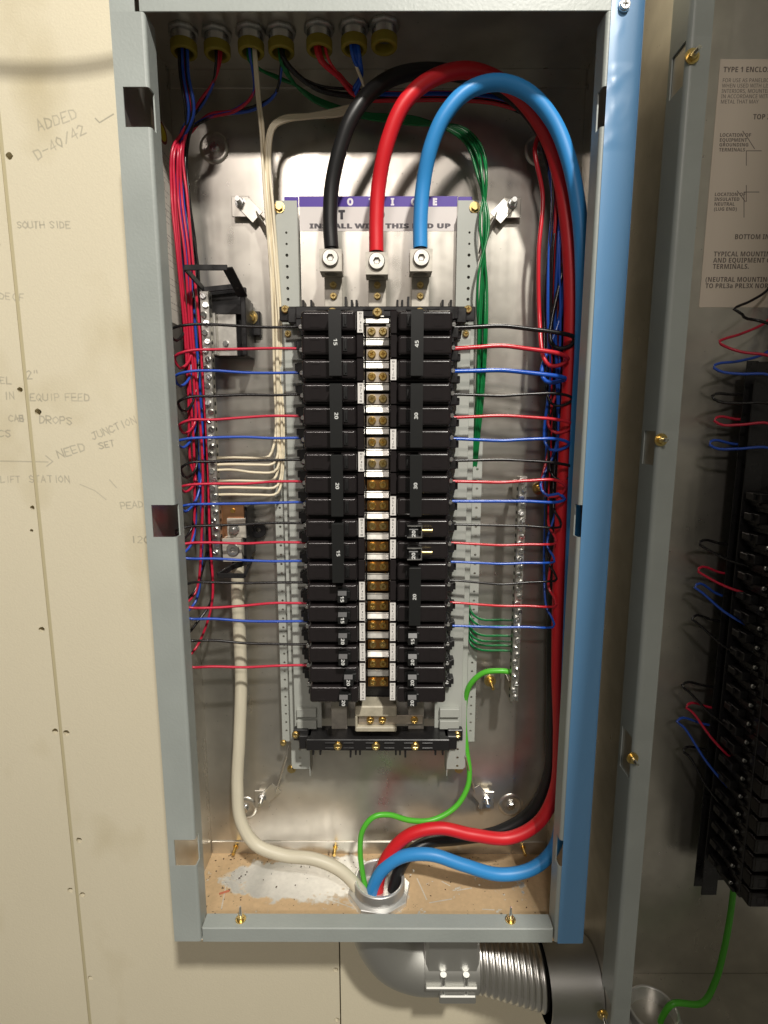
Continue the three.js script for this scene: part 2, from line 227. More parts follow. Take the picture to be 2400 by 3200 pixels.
// ------------------------------------------------------------------ enclosure
const IN = 0.0254, D = 0.146;
function vertProfile(pts, y0, y1) { const g = extr(poly(pts), y1 - y0); g.rotateX(-Math.PI / 2); return g.translate(0, y0, 0); } // pts are (x, -z)
function enclosure() {
  const t = thing('electrical_enclosure', 'open grey steel panelboard enclosure full of breakers and thick cables', 'enclosure', 'electrical enclosures');
  const H = 1.0668, W = 0.254, s = 0.0015;
  mesh('back_panel', bx(-W + s, W - s, s, H - s, 0.001, 0.0025, 0.0002), mat.galv, t);
  for (const k of [-1, 1]) mesh('side_panel', bx(k * (W - s), k * W, 0, H, 0.001, 0.1442, 0.0003), mat.galv, t);
  // floor: dusty tan wash over bare metal
  const big2 = (x, y, o, sd) => { let r = 0, w = 0.5; for (let i = 0; i < o; i++) { r += w * vn(x, y, sd + i, 65536); w *= 0.5; x *= 2.03; y *= 2.03; } return r / (1 - w * 2 + 1e-9) * 0.5 * 2 * 0.5 + 0.25; };
  const fl = (kind) => dtex(1024, (u, v) => {
    const X = (u - 0.5) * 0.508 + 50, Z = v * 0.146 + 50, x = X - 50, z = Z - 50, n1 = big2(X * 55, Z * 55, 5, 81) - 0.5, n2 = big2(X * 260, Z * 260, 4, 85) - 0.5;
    const wob = n1 * 1.5 + n2 * 0.5, el = (cx, cz, rx, rz) => Math.hypot((x - cx) / rx, (z - cz) / rz) - 1 + wob;
    let m = el(-0.115, 0.052, 0.095, 0.036); m = Math.min(m, el(-0.05, 0.035, 0.06, 0.03) + 0.1, el(0.075, 0.122, 0.05, 0.012) + 0.15, el(0.0, 0.075, 0.05, 0.05) + 0.25, Math.max((0.112 - z) * 40 + n1, (x + 0.075) * 25 + n2));
    m = Math.min(m, 0.30 + n1 * 2.2 + n2 * 1.6 + (x > 0.03 ? 0.02 : 0.12));
    const sc = (px, pz, qx, qz) => { const dx = qx - px, dz = qz - pz, t = cl(((x - px) * dx + (z - pz) * dz) / (dx * dx + dz * dz)); return Math.hypot(x - px - t * dx, z - pz - t * dz) - 0.0008 - 0.0006 * n2; };
    let scr = 1; for (const q of [[-0.085, 0.078, -0.035, 0.098], [0.055, 0.05, 0.066, 0.085], [0.09, 0.055, 0.1, 0.062], [0.11, 0.07, 0.13, 0.066], [-0.215, 0.06, -0.21, 0.1], [0.14, 0.1, 0.155, 0.101], [0.07, 0.09, 0.1, 0.084]]) scr = Math.min(scr, sc(...q));
    let d = cl(m * 7 + 0.5); if (scr < 0) d *= 0.25;
    const speck = vn(X * 420, Z * 420, 17, 65536) > 0.94 && big2(X * 40, Z * 40, 2, 55) > (x < -0.19 || z < 0.03 ? 0.42 : 0.62) ? 0.4 : 1;
    if (kind) return [0, cl(0.40 + 0.42 * d), cl(0.6 - d)];
    const g = 0.95 + 0.16 * (n1 + n2); return [cl((0.92 * (1 - d) + 0.84 * d) * g * speck), cl((0.92 * (1 - d) + 0.72 * d) * g * speck), cl((0.90 * (1 - d) + 0.56 * d) * g * speck)]; }, !kind, 1);
  const fc = fl(0), fm = fl(1); for (const q of [fc, fm]) { q.repeat.set(1 / 0.508, 1 / 0.146); q.offset.set(0.5, 0); }
  mesh('bottom_panel', bx(-W + s, W - s, 0, s, 0.001, 0.1442, 0.0002), M({ map: fc, roughness: 1, roughnessMap: fm, metalness: 1, metalnessMap: fm }), t);
  mesh('top_panel', bx(-W + s, W - s, H - s, H, 0.001, 0.1442, 0.0002), mat.galv, t);
  mesh('rear_flange', bx(-W + 0.003, W - 0.003, s, 0.0215, 0.0028, 0.0042, 0.0003), mat.galv, t);
  mesh('rear_flange', bx(-W + 0.003, W - 0.003, H - 0.022, H - s, 0.0028, 0.0042, 0.0003), mat.galv, t);
  // painted frame: left and right stiles with notches, head and sill
  const slots = [[0.933, 0.969], [0.519, 0.555], [0.107, 0.143]], yT = 1.034, xi = 0.2217, c = 0.0035, th = 0.0015;
  for (const k of [-1, 1]) {
    const full = (lip) => { const o = [[W + 0.0012, -0.1448], [W + 0.0012, -D]]; for (let i = 0; i <= 4; i++) { const a = i / 4 * Math.PI / 2; o.push([xi + c - c * Math.sin(a), -D + c - c * Math.cos(a)]); } o.push([xi, -lip], [xi + th, -lip]); for (let i = 4; i >= 0; i--) { const a = i / 4 * Math.PI / 2; o.push([xi + c - (c - th) * Math.sin(a), -D + c - (c - th) * Math.cos(a)]); } return o.map(([x, z]) => [k * x, z]); };
    const ys = [0]; for (const [a, b] of [...slots].reverse()) ys.push(a, b); ys.push(yT);
    const list = [];
    for (let i = 0; i < ys.length - 1; i++) if (i % 2 === 0) list.push(vertProfile(full(0.122), ys[i], ys[i + 1]));
      else { list.push(vertProfile([[k * (W + 0.0012), -D], [k * 0.2476, -D], [k * 0.2476, -D + th], [k * (W + 0.0012), -D + th]], ys[i], ys[i + 1])); list.push(vertProfile([[k * xi, -0.134], [k * xi, -0.122], [k * (xi + th), -0.122], [k * (xi + th), -0.134]], ys[i], ys[i + 1])); }
    list.push(vertProfile([[k * (W + 0.0012), -D], [k * 0.2312, -D], [k * 0.2312, -D + th], [k * (W + 0.0012), -D + th]], yT, H));
    list.push(vertProfile([[k * (W + 0.0003), -D + 0.0012], [k * (W + 0.0018), -D + 0.0012], [k * (W + 0.0018), -0.116], [k * (W + 0.0003), -0.116]], 0.0005, H - 0.0005));
    mesh('stile', list, mat.paint, t);
  }
  mesh('head_rail', [bx(-0.2268, 0.2268, yT, H, D - th, D, 0.0004)], mat.paint, t);
  mesh('sill_rail', [bx(-0.2198, 0.2198, -0.001, 0.0185, D - th - 0.0002, D - 0.0002, 0.0005), bx(-0.2205, 0.2205, 0.017, 0.0185, 0.124, D - th, 0.0004)], mat.paint, t);
  // embossed feet with bolts in the back panel
  for (const [a, b] of [[463, 320], [1165, 325], [530, 1745], [1103, 1738]]) {
    const p = P(a, b, 0.0025); const g = lathe([[0.0001, 0.0012], [0.010, 0.0012], [0.013, 0.0022], [0.0165, 0.0022], [0.0185, 0.0001]], 28); g.rotateX(Math.PI / 2); g.translate(p.x, p.y, 0.0025);
    const d = mesh('mounting_dimple', g, mat.galv, t); const h = scr(0.0062, 'hex').clone(); h.translate(p.x, p.y, 0.0038); mesh('bolt', h, mat.zinc, d);
  }
  for (const [a, b] of [[517, 1997], [1105, 1997]]) { const p = PY(a, b, 0.0187); const g = studGeo(0.005, 0.016); g.rotateX(-Math.PI / 2); const e = cyl(0.0022, 0.0012, 0.016, 10, [0, 0.011, 0], 'y'); for (const q of [g, e]) q.translate(p.x, 0.0186, 0.133); const n = mesh('nut', g, mat.gold, t); mesh('bolt_end', e, mat.zinc, n); }
  for (const [a, b] of [[509, 1830], [724, 1832], [1130, 1832]]) { const p = P(a, b, 0.006); mesh('pin', join([cyl(0.0024, 0.0024, 0.016, 10, [p.x, p.y, 0.012]), cyl(0.004, 0.004, 0.002, 6, [p.x, p.y, 0.0055])]), mat.brass, t); }
  // blue protective film still on the right stile, loose and creased
  const nx = 10, ny = 260, pos = [], idx = [], uv = [];
  for (let j = 0; j <= ny; j++) for (let i = 0; i <= nx; i++) {
    const u = i / nx, v = j / ny, y = -0.001 + v * 1.07; const e = Math.min(1, Math.min(u, 1 - u) * 6);
    const lift = 0.0007 + e * (0.0009 * fbm(u * 0.08 + 0.1, v, 12, 2, 201) + 0.0010 * Math.max(0, fbm(u * 0.2, v, 40, 2, 211) - 0.72) * 3 + (Math.abs(y - 0.95) < 0.035 ? 0.0009 * vn(u * 4, v * 130, 7, 999) : 0));
    pos.push(0.2258 + u * (0.2572 - 0.2258), y, D + lift - (u > 0.95 ? 0.0006 : 0)); uv.push(u, v);
  }
  for (let j = 0; j < ny; j++) for (let i = 0; i < nx; i++) { const a = j * (nx + 1) + i; idx.push(a, a + 1, a + nx + 2, a, a + nx + 2, a + nx + 1); }
  const fg = new THREE.BufferGeometry(); fg.setAttribute('position', new THREE.Float32BufferAttribute(pos, 3)); fg.setAttribute('uv', new THREE.Float32BufferAttribute(uv, 2)); fg.setIndex(idx); fg.computeVertexNormals();
  const f = mesh('protective_film', join([fg, vertProfile([[0.2572, -D - 0.0006], [0.2578, -D - 0.0006], [0.2578, -0.12], [0.2572, -0.12]], -0.001, 1.069)]), mat.film, t); f.userData.label = 'creased glossy blue protective film';
  { const p = P(1350, 10, D + 0.004), g = scr(0.0055).clone(); g.translate(p.x, p.y, D + 0.002); mesh('cover_screw', g, mat.zinc, t); }
  // instruction sticker on the left inner side
  const X = -W + s + 0.0004, a = V3(X, 0, 0), b = V3(X, 0.766, 0); a.y = 0.992;
  const tx = canvasTex(256, 768, (x, w, h) => { x.fillStyle = '#e4dcd0'; x.fillRect(0, 0, w, h); x.fillStyle = '#e8d020'; x.beginPath(); x.ellipse(120, 40, 60, 34, 0, 0, 7); x.fill(); x.strokeStyle = '#8a1a14'; x.lineWidth = 10; x.stroke();
    for (let j = 0; j < 26; j++) { const y = 110 + j * 24; if (j % 7 === 5) continue; x.fillStyle = 'rgba(110,98,98,0.45)'; let k = 24; while (k < 225 - (j % 4) * 30) { const l = rr(6, 26); x.fillRect(k, y, l, 4); k += l + 7; } }
    x.strokeStyle = 'rgba(60,50,60,.7)'; x.lineWidth = 3; for (const y of [230, 330, 440]) { x.beginPath(); x.moveTo(70, y - 16); x.lineTo(120, y); x.lineTo(110, y + 26); x.stroke(); } });
  const g = sheet(0.062, a.y - b.y); g.rotateY(Math.PI / 2); g.translate(X, (a.y + b.y) / 2, 0.036); mesh('instruction_sticker', g, M({ map: tx, roughness: 0.6 }), t);
  return t;
}
enclosure();

// ------------------------------------------------------------------ interior chassis with rails, bus bars and lugs
const ROW0 = P(660, 666, 0.125).y;            // top of the first breaker pole
const chassis = thing('breaker_chassis', 'grey railed breaker chassis with bus bars and notice label in the first enclosure', 'chassis');
{
  const t = chassis, yTop = 0.9135, yBot = 0.2;
  mesh('back_pan', bx(-0.0945, 0.0965, 0.235, yTop, 0.0275, 0.0290, 0.0004), mat.galv, t);
  mesh('back_pan_wing', bx(-0.1125, -0.0955, 0.235, yTop, 0.0265, 0.0280, 0.0004), mat.galv, t); mesh('back_pan_wing', bx(0.0975, 0.1145, 0.235, yTop, 0.0265, 0.0280, 0.0004), mat.galv, t);
  const y2 = P(800, 500, 0.0295).y, LW = 0.191, LH = yTop - y2 - 0.0005;
  const nt = canvasTex(1024, Math.round(1024 * LH / LW), (x, w, h) => {
    x.fillStyle = '#dcd5d2'; x.fillRect(0, 0, w, h); x.fillStyle = '#4a2a9c'; x.fillRect(0, 0, w, h * 0.30); x.textAlign = 'center'; x.textBaseline = 'middle';
    const ft = (c, a, b, lw) => { x.lineWidth = lw; x.strokeStyle = x.fillStyle; x.lineJoin = 'round'; x.strokeText(c, a, b); x.fillText(c, a, b); };
    const fx = (xd) => (P(xd, 460, 0.0295).x - 0.001 + LW / 2) / LW * w;
    x.fillStyle = '#f2ecf4'; x.font = `bold ${h * 0.26}px sans-serif`; [...'NOTICE'].forEach((c, i) => ft(c, fx(711 + i * 45.6), h * 0.16, 5));
    x.fillStyle = '#2c2830'; x.font = `bold ${h * 0.34}px sans-serif`; [...'TOP'].forEach((c, i) => ft(c, fx(738 + i * 84), h * 0.53, 7));
    x.fillStyle = '#4c464c'; x.font = `bold ${h * 0.19}px sans-serif`; x.save(); x.translate(fx(821), h * 0.85); const tw = x.measureText('INSTALL WITH THIS END UP').width; x.scale((fx(974) - fx(668)) / tw, 1); ft('INSTALL WITH THIS END UP', 0, 0, 3); x.restore(); });
  const lg = sheet(LW, LH, 0.0002); lg.translate(0.001, yTop - LH / 2, 0.0292); mesh('notice_label', lg, M({ map: nt, roughness: 0.45 }), t);
  const purple = M({ color: srgb(74, 42, 156), roughness: 0.45 });
  for (const x of [-0.104, 0.106]) mesh('label_edge', bx(x - 0.0085, x + 0.0085, yTop - 0.012, yTop - 0.0002, 0.0281, 0.0283, 0.00005), purple, t);
  // perforated base rails
  for (const k of [-1, 1]) {
    const x0 = k < 0 ? -0.1212 : 0.0955, x1 = k < 0 ? -0.0955 : 0.1212, yt = P(620, 461, 0.04).y, yb = 0.166;
    const s = poly([[x0 + 0.003, yb], [x1, yb], [x1, yt], [x0 + 0.003, yt], [x0, yt - 0.003], [x0, yb + 0.003]]); if (k > 0) { s.curves = []; s.setFromPoints([[x0, yb], [x1 - 0.003, yb], [x1, yb + 0.003], [x1, yt - 0.003], [x1 - 0.003, yt], [x0, yt]].map((p) => new THREE.Vector2(...p))); }
    const xh = k < 0 ? P(621, 600, 0.04).x : P(1012, 600, 0.04).x;
    for (let i = 0; i < 57; i++) { const y = yt - 0.0215 - i * 0.0127; if (y > yb + 0.004) s.holes.push(new THREE.Path(regular(i < 2 ? 0.0014 : 0.0019, 9).map((p) => new THREE.Vector2(p[0] + xh, p[1] + y)))); }
    const r = mesh('rail', join([extr(s, 0.0012).translate(0, 0, 0.0388), bx(k < 0 ? x0 : x1 - 0.0012, k < 0 ? x0 + 0.0012 : x1, yb + 0.004, yt - 0.004, 0.0285, 0.0386, 0.0003), bx(k < 0 ? x1 - 0.0012 : x0, k < 0 ? x1 : x0 + 0.0012, yb - 0.012, yt - 0.002, 0.012, 0.0386, 0.0003)]), mat.rail, t);
    // rear perforated strip seen beside the rail
    const xs0 = k < 0 ? -0.1355 : 0.1235, xs1 = xs0 + 0.012, s2 = poly([[xs0, 0.2], [xs1, 0.2], [xs1, 0.62], [xs0, 0.62]]);
    for (let i = 0; i < 32; i++) s2.holes.push(new THREE.Path(regular(0.0017, 8).map((p) => new THREE.Vector2(p[0] + xs0 + 0.006, p[1] + 0.61 - i * 0.0127))));
    mesh('perforated_strip', extr(s2, 0.0012).translate(0, 0, 0.0262), mat.rail, t);
    mesh('rail_tab', bx(k < 0 ? -0.1225 : 0.0965, k < 0 ? -0.0965 : 0.1225, yt - 0.002, P(620, 433, 0.032).y, 0.0308, 0.0322, 0.0006), mat.rail, t);
    // support rail carrying the breakers, with small stops
    const u0 = k < 0 ? -0.1125 : 0.076, u1 = k < 0 ? -0.076 : 0.1125;
    mesh('support_rail', join([bx(u0, u1, 0.236, 0.755, 0.0535, 0.055, 0.0005), bx(k < 0 ? u0 : u1 - 0.0015, k < 0 ? u0 + 0.0015 : u1, 0.236, 0.755, 0.041, 0.0533, 0.0004), ...[0.262, 0.245].map((y) => bx(k < 0 ? u0 + 0.004 : u1 - 0.03, k < 0 ? u0 + 0.03 : u1 - 0.004, y - 0.006, y + 0.006, 0.0552, 0.062, 0.0005))]), mat.rail, t);
    for (const [yd, r0] of [[721, 0.0042]]) { const p = P(k < 0 ? 622 : 1006, yd, 0.0552), g = scr(r0).clone(); g.translate(p.x, p.y, 0.0552); mesh('rail_screw', g, mat.gold, t); }
    { const p = P(k < 0 ? 612 : 983, k < 0 ? 1605 : 1538, 0.041), g = scr(0.0045).clone(); g.translate(p.x, p.y, 0.0402); mesh('rail_screw', g, mat.gold, t); }
    { const p = P(k < 0 ? 603 : 1026, 447, 0.034), g = studGeo(0.0048, 0.012); g.translate(p.x, p.y, 0.0322); mesh('rail_nut', g, mat.gold, t); const p2 = P(k < 0 ? 629 : 992, 1664, 0.03), g2 = studGeo(0.0048, 0.01); g2.translate(p2.x, p2.y, 0.026); mesh('rail_nut', g2, mat.gold, t); }
  }
  // four straps from the rails to the back of the box
  for (const [bxd, byd, e1, e2] of [[520, 440, [557, 470], [594, 530]], [1105, 442, [1070, 472], [1037, 535]], [567, 1722, [598, 1700], [622, 1622]], [1050, 1724, [1024, 1702], [1004, 1622]]]) {
    const up = byd < 1000, p = P(bxd, byd, 0.010), q1 = P(e1[0], e1[1], 0.013), q2 = P(e2[0], e2[1], 0.034), k = Math.sign(p.x);
    const foot = bx(p.x - 0.011, p.x + 0.011, p.y - 0.016, p.y + (up ? 0.008 : 0.012), 0.0102, 0.0122, 0.0006), shelf = bar(p.clone().add(V3(-k * 0.010, 0, 0.0026)), q1, 0.0015, 0.02, 0.0003), shelf2 = bar(p.clone().add(V3(-k * 0.004, 0, 0.002)), q1, 0.018, 0.0014, 0.0003);
    const b = mesh('mounting_bracket', join([foot, shelf2, bar(q1, q2, 0.0016, 0.02, 0.0003), cb(0.014, 0.014, 0.0085, 0.001, [p.x, p.y, 0.0058])]), mat.galv, t);
    const h = scr(0.0065, 'hex').clone(); h.translate(p.x, p.y, 0.0122); mesh('bolt', join([h, cyl(0.0034, 0.003, 0.012, 12, [p.x, p.y, 0.021])]), mat.zinc, b);
  }
  // bus bars, lugs
  const lugs = [[714, 562, 'black'], [814, 569, 'red'], [910, 562, 'blue']];
  lugs.forEach(([xd, yd], i) => {
    const p = P(xd, yd, 0.085), xb = P([720, 815, 908][i], 620, 0.058).x;
    const b = mesh('bus_bar', bx(xb - 0.0105, xb + 0.0105, 0.236, p.y + 0.004, 0.0550, 0.0580, 0.0005), mat.tinDull, t);
    for (const yy of [615, 639]) { const q = P(xd, yy, 0.06), g = scr(0.0042).clone(); g.translate(xb, q.y, 0.0581); mesh('screw', g, mat.gold, b); }
    // lug block with a bored mouth below
    const s = poly([[-0.0123, -0.0125], [0.0123, -0.0125], [0.0123, 0.0125], [-0.0123, 0.0125]]); s.holes.push(new THREE.Path(regular(0.0088, 20).map((v) => new THREE.Vector2(...v))));
    const block = extr(s, 0.0235, 0.0004); block.rotateX(-Math.PI / 2); block.translate(p.x, p.y - 0.0117, 0.085 - 0.0128);
    const l = mesh('lug', block, mat.tinDull, t); const g = socketGeo(0.0084); g.translate(p.x, p.y + 0.002, 0.0853); mesh('socket_screw', g, mat.tin, l);
  });
  // moulded insulators at both ends
  const ins = (up) => {
    const z1 = 0.084, list = [], ya = up ? 0.762 : 0.2215, yb = up ? 0.776 : 0.2375, xE = up ? 0.1155 : 0.113;
    list.push(bx(-0.0935, 0.0935, ya, yb, 0.05, z1, 0.001));
    for (const k of [-1, 1]) list.push(bx(k * 0.093, k * xE, ya + (up ? 0.001 : 0.003), ya + (up ? 0.0175 : 0.019), 0.0555, 0.066, 0.001), bx(k * 0.088, k * 0.104, ya - 0.003, yb, 0.05, 0.076, 0.001));
    for (const x of [-0.085, -0.0755, -0.036, -0.029, -0.0235, 0.0235, 0.029, 0.036, 0.0755, 0.085]) { const l = Math.abs(x) === 0.036 ? 0.011 : 0.0075; list.push(up ? bx(x - 0.0012, x + 0.0012, yb - 0.002, yb + l, 0.06, z1 - 0.002, 0.0004) : bx(x - 0.0012, x + 0.0012, ya - l, ya + 0.002, 0.06, z1 - 0.002, 0.0004)); }
    for (const x of [-0.05, 0.003, 0.0525]) for (const k of [-1, 1]) list.push(bx(x + k * 0.012 - 0.007, x + k * 0.012 + 0.007, (ya + yb) / 2 + 0.0025, (ya + yb) / 2 + 0.0045, z1 - 0.0004, z1 + 0.0016, 0.0004), bx(x + k * 0.012 - 0.007, x + k * 0.012 + 0.007, (ya + yb) / 2 - 0.0045, (ya + yb) / 2 - 0.0025, z1 - 0.0004, z1 + 0.0016, 0.0004));
    const o = mesh('insulator', list, mat.black, t);
    const sc = up ? [[718, 661], [815, 661], [907, 661]] : [[730, 1605], [812, 1605], [897, 1605]];
    for (const [a, b] of sc) { const p = P(a, b, z1), g = scr(0.0056).clone(); g.translate(p.x, (ya + yb) / 2, z1 + 0.0002); mesh('screw', g, mat.gold, o); }
    for (const [a, b] of up ? [[616, 668], [1011, 668]] : [[638, 1587], [988, 1587]]) { const p = P(a, b, 0.067), g = scr(0.0048).clone(); g.translate(p.x, p.y, 0.0662); mesh('screw', g, mat.gold, o); }
  };
  ins(true); ins(false);
  // centre column: paired connector screws on plates, between cross bars
  mesh('centre_channel', bx(-0.017, 0.0165, 0.245, 0.757, 0.058, 0.0595, 0.0005), mat.black, t);
  const yc = P(812, 717, 0.082).y, plateG = cb(0.0265, 0.0125, 0.003, 0.0005), stripG = join([cb(0.0275, 0.0082, 0.0016, 0.0006, [0, -0.001, 0.001]), cb(0.0275, 0.0012, 0.005, 0.0003, [0, 0.0026, 0.001])]);
  for (let i = 0; i < 18; i++) {
    const y = yc - i * IN, p = mesh('connector_plate', plateG, i > 6 ? mat.amber : mat.pinkTin, t); p.position.set(0.0005, y, 0.0795);
    for (const x of [-0.0068, 0.0064]) { const s = mesh('screw', scr(0.0050), i % 3 ? mat.brass : mat.gold, p); s.position.set(x, 0.0004, 0.0015); s.rotation.z = rr(0, 3); }
    const st = mesh('cross_bar', stripG, mat.tin, t); st.position.set(0.0005, y + IN / 2 + 0.001, 0.0815); st.rotation.x = rr(-0.15, 0.1) - 0.3;
  }
  { const sx0 = P(767, 1550, 0.0865).x, sx1 = P(857, 1550, 0.0865).x, y1 = P(800, 1526, 0.0865).y, y2 = P(800, 1549, 0.0865).y, y3 = P(800, 1571, 0.0865).y, y4 = P(800, 1582, 0.0865).y;
    mesh('connector_shroud', join([bx(sx0, sx1, y2, y1, 0.06, 0.0865, 0.0015), bx(sx0, sx1, y4, y3, 0.06, 0.0865, 0.0015), bx(sx0, sx0 + 0.003, y3 - 0.001, y2 + 0.001, 0.06, 0.0862, 0.001)]), M({ color: srgb(206, 198, 176), roughness: 0.45, map: dullC }), t);
    const p = P(895, 1558, 0.080), l = mesh('link_bar', bx(sx0 + 0.004, p.x + 0.011, (y2 + y3) / 2 - 0.0062, (y2 + y3) / 2 + 0.0062, 0.0785, 0.0805, 0.0005), mat.pinkTin, t);
    for (const xd of [800, 826, 895]) { const q = P(xd, 1558, 0.081), g = scr(0.005).clone(); g.translate(q.x, (y2 + y3) / 2, 0.0806); mesh('screw', g, mat.brass, l); } }
}

// ------------------------------------------------------------------ circuit breakers (built for the left column, turned half round for the right)
const XO = -0.0825, XI = -0.0142;
const poleBody = join([bx(XO, XI, -0.01255, 0.01255, 0.056, 0.1075, 0.0008), new RoundedBoxGeometry(0.0590, 0.0212, 0.0205, 4, 0.0036).translate(-0.052, 0, 0.11475), bx(-0.0222, XI, -0.0122, 0.0122, 0.1078, 0.1165, 0.0008)]);
const termG = join([bx(-0.0935, XO - 0.0003, 0.0005, 0.0115, 0.058, 0.083, 0.0006), bx(-0.0975, -0.0937, 0.003, 0.0115, 0.06, 0.074, 0.0006), bx(-0.0885, XO - 0.0003, -0.006, 0.0003, 0.058, 0.094, 0.0006), bx(-0.0862, XO - 0.0003, -0.0115, -0.0062, 0.064, 0.1, 0.0005), bx(-0.0905, -0.0887, -0.0035, 0.0003, 0.058, 0.076, 0.0004)]);
const windowG = (() => { const s = poly([[-0.0055, -0.0062], [0.0055, -0.0062], [0.0055, 0.0062], [-0.0055, 0.0062]]); s.holes.push(new THREE.Path([[-0.0048, -0.0055], [0.0048, -0.0055], [0.0048, 0.0055], [-0.0048, 0.0055]].map((p) => new THREE.Vector2(...p)))); return extr(s, 0.0004).translate(-0.0665, -0.0005, 0.125); })();
const slitG = join([bx(-0.0365, -0.0318, -0.0065, 0.0065, 0.1247, 0.1262, 0.0003), bx(-0.0345, -0.0325, -0.0045, 0.0045, 0.1258, 0.1275, 0.0003)]);
const stickT = canvasTex(64, 256, (x, w, h) => { x.fillStyle = '#e9e6e1'; x.fillRect(0, 0, w, h); x.fillStyle = 'rgba(70,66,70,.75)'; for (const [a, b, c, d] of [[20, 14, 26, 22], [26, 48, 5, 60], [38, 44, 4, 34], [30, 122, 12, 24], [26, 156, 4, 40], [36, 160, 4, 46], [20, 218, 26, 22]]) x.fillRect(a, b, c, d); x.fillStyle = '#e9e6e1'; x.fillRect(28, 20, 10, 9); x.fillRect(28, 224, 10, 9); });
const stickM = M({ map: stickT, roughness: 0.5 }), whiteInk = M({ color: srgb(222, 224, 222), roughness: 0.6 });
const textG = {}; const ratingG = (s) => (textG[s] ??= (() => { const g = new TextGeometry(s, { font, size: 0.0049, depth: 0.00015, curveSegments: 3, bevelEnabled: false }); g.computeBoundingBox(); const b = g.boundingBox; g.translate(-(b.min.x + b.max.x) / 2, -(b.min.y + b.max.y) / 2, 0); g.scale(1, 0.8, 1); g.rotateZ(-Math.PI / 2); return g; })());
function barHandle(n) { const h = IN * (n - 1) + 0.0185; const s = poly([[-0.0058, 0], [0.0058, 0], [0.0050, 0.0145], [-0.0042, 0.0145]]); const g = extr(s, h - 0.002, 0.0008); g.rotateX(Math.PI / 2); g.scale(1, 1, -1); const f = g.index ? g.toNonIndexed() : g; // winding is turned back below
  const a = f.attributes.position; for (let i = 0; i < a.count; i += 3) for (const k of [0, 1, 2]) { const c = a.array[(i + 1) * 3 + k]; a.array[(i + 1) * 3 + k] = a.array[(i + 2) * 3 + k]; a.array[(i + 2) * 3 + k] = c; }
  f.computeVertexNormals(); f.computeBoundingBox(); const b = f.boundingBox; f.translate(0, -(b.min.y + b.max.y) / 2, 0.1245 - b.min.z); return f; }
const knobG = (() => { const g = extr(poly([[-0.0070, 0], [-0.0064, 0.0142], [0.0016, 0.0148], [0.0058, 0.0121], [0.0066, 0]]), 0.0098, 0.0006); g.applyMatrix4(new THREE.Matrix4().makeBasis(V3(0, 1, 0), V3(0, 0, 1), V3(1, 0, 0))); return join([g.translate(-0.0049, 0, 0.1245), bx(0.0047, 0.0085, -0.0045, 0.0045, 0.1245, 0.1315, 0.0006)]); })();
const NUM = ['first', 'second', 'third', 'fourth', 'fifth', 'sixth', 'seventh', 'eighth', 'ninth', 'tenth', 'eleventh', 'twelfth', 'thirteenth', 'fourteenth', 'fifteenth', 'sixteenth', 'seventeenth', 'eighteenth'];
function breaker(side, row, n, rating, opt = {}) {
  const t = thing('circuit_breaker', opt.label, 'circuit breaker', opt.group ?? 'breakers in the first enclosure');
  const inner = new THREE.Group();
  t.position.set(opt.x ?? 0, (opt.y0 ?? ROW0) - (row + n / 2) * IN, 0); if (side > 0) t.rotation.z = Math.PI; if (opt.dz) t.position.z = opt.dz;
  for (let i = 0; i < n; i++) {
    const y = ((n - 1) / 2 - i) * IN;
    const p = mesh('pole', poleBody, mat.breaker, t); p.position.set(0, y, 0); p.rotation.z = 0;
    const w = mesh('window_outline', windowG, mat.breaker, p), sl = mesh('handle_slot', slitG, mat.dark, p);
    if (opt.hx) sl.position.x = opt.hx;
    const tm = mesh('terminal', termG, mat.black, t); tm.position.set(side > 0 ? 0.0 : 0, y, 0); if (side > 0) { tm.scale.y = 1; }
    const ws = mesh('terminal_screw', scr(0.0028, 'slot'), mat.zinc, tm); ws.position.set(-0.0862, -0.0012, 0.0942);
  }
  const hx = side < 0 ? (n > 1 ? -0.0436 : -0.0395) : (n > 1 ? -0.0425 : -0.0405);
  const h = mesh('handle', n > 1 ? barHandle(n) : knobG, mat.handle, t); h.position.x = hx + (opt.hx ?? 0); 
  if (n === 1 && side > 0) h.rotation.z = Math.PI;
  const r = mesh('rating', ratingG(rating), whiteInk, h); if (n === 1 && side > 0) r.rotation.z = Math.PI; r.position.set(n > 1 ? 0.0004 : 0, n > 1 ? rr(-0.001, 0.001) : -0.0024, n > 1 ? 0.1406 : 0.1402); if (n === 1) r.rotation.x = -0.08;
  const st = mesh('sticker', sheet(0.0066, 0.0222, 0.0003), stickM, t); st.position.set(-0.0178, (side < 0 ? 1 : 1) * (n - 1) / 2 * IN * (side < 0 ? 1 : 1), 0.1167);
  if (opt.lock) { const l = mesh('handle_lock', join([bx(-0.0082, 0.0072, 0.0058, 0.0072, 0.126, 0.1425, 0.0003), bx(-0.0082, 0.0072, -0.0072, -0.0058, 0.126, 0.1425, 0.0003), bx(-0.0096, -0.0083, -0.0072, 0.0072, 0.126, 0.1425, 0.0003)]), mat.zinc, t); l.position.x = hx; const s = mesh('lock_screw', cyl(0.0022, 0.0022, 0.012, 10, [-0.0155, 0, 0.134], 'x'), mat.gold, l); }
  return t;
}
const LEFT = [[0, 3, '15'], [3, 3, '20'], [6, 3, '20'], [9, 3, '15'], [12, 1, '15'], [13, 1, '15'], [14, 1, '20'], [15, 1, '20'], [16, 1, '20'], [17, 1, '20']];
const RIGHT = [[0, 3, '45'], [3, 3, '30'], [6, 3, '30'], [9, 1, '20'], [10, 1, '20'], [11, 3, '20'], [14, 1, '15'], [15, 1, '20'], [16, 1, '20'], [17, 1, '20']];
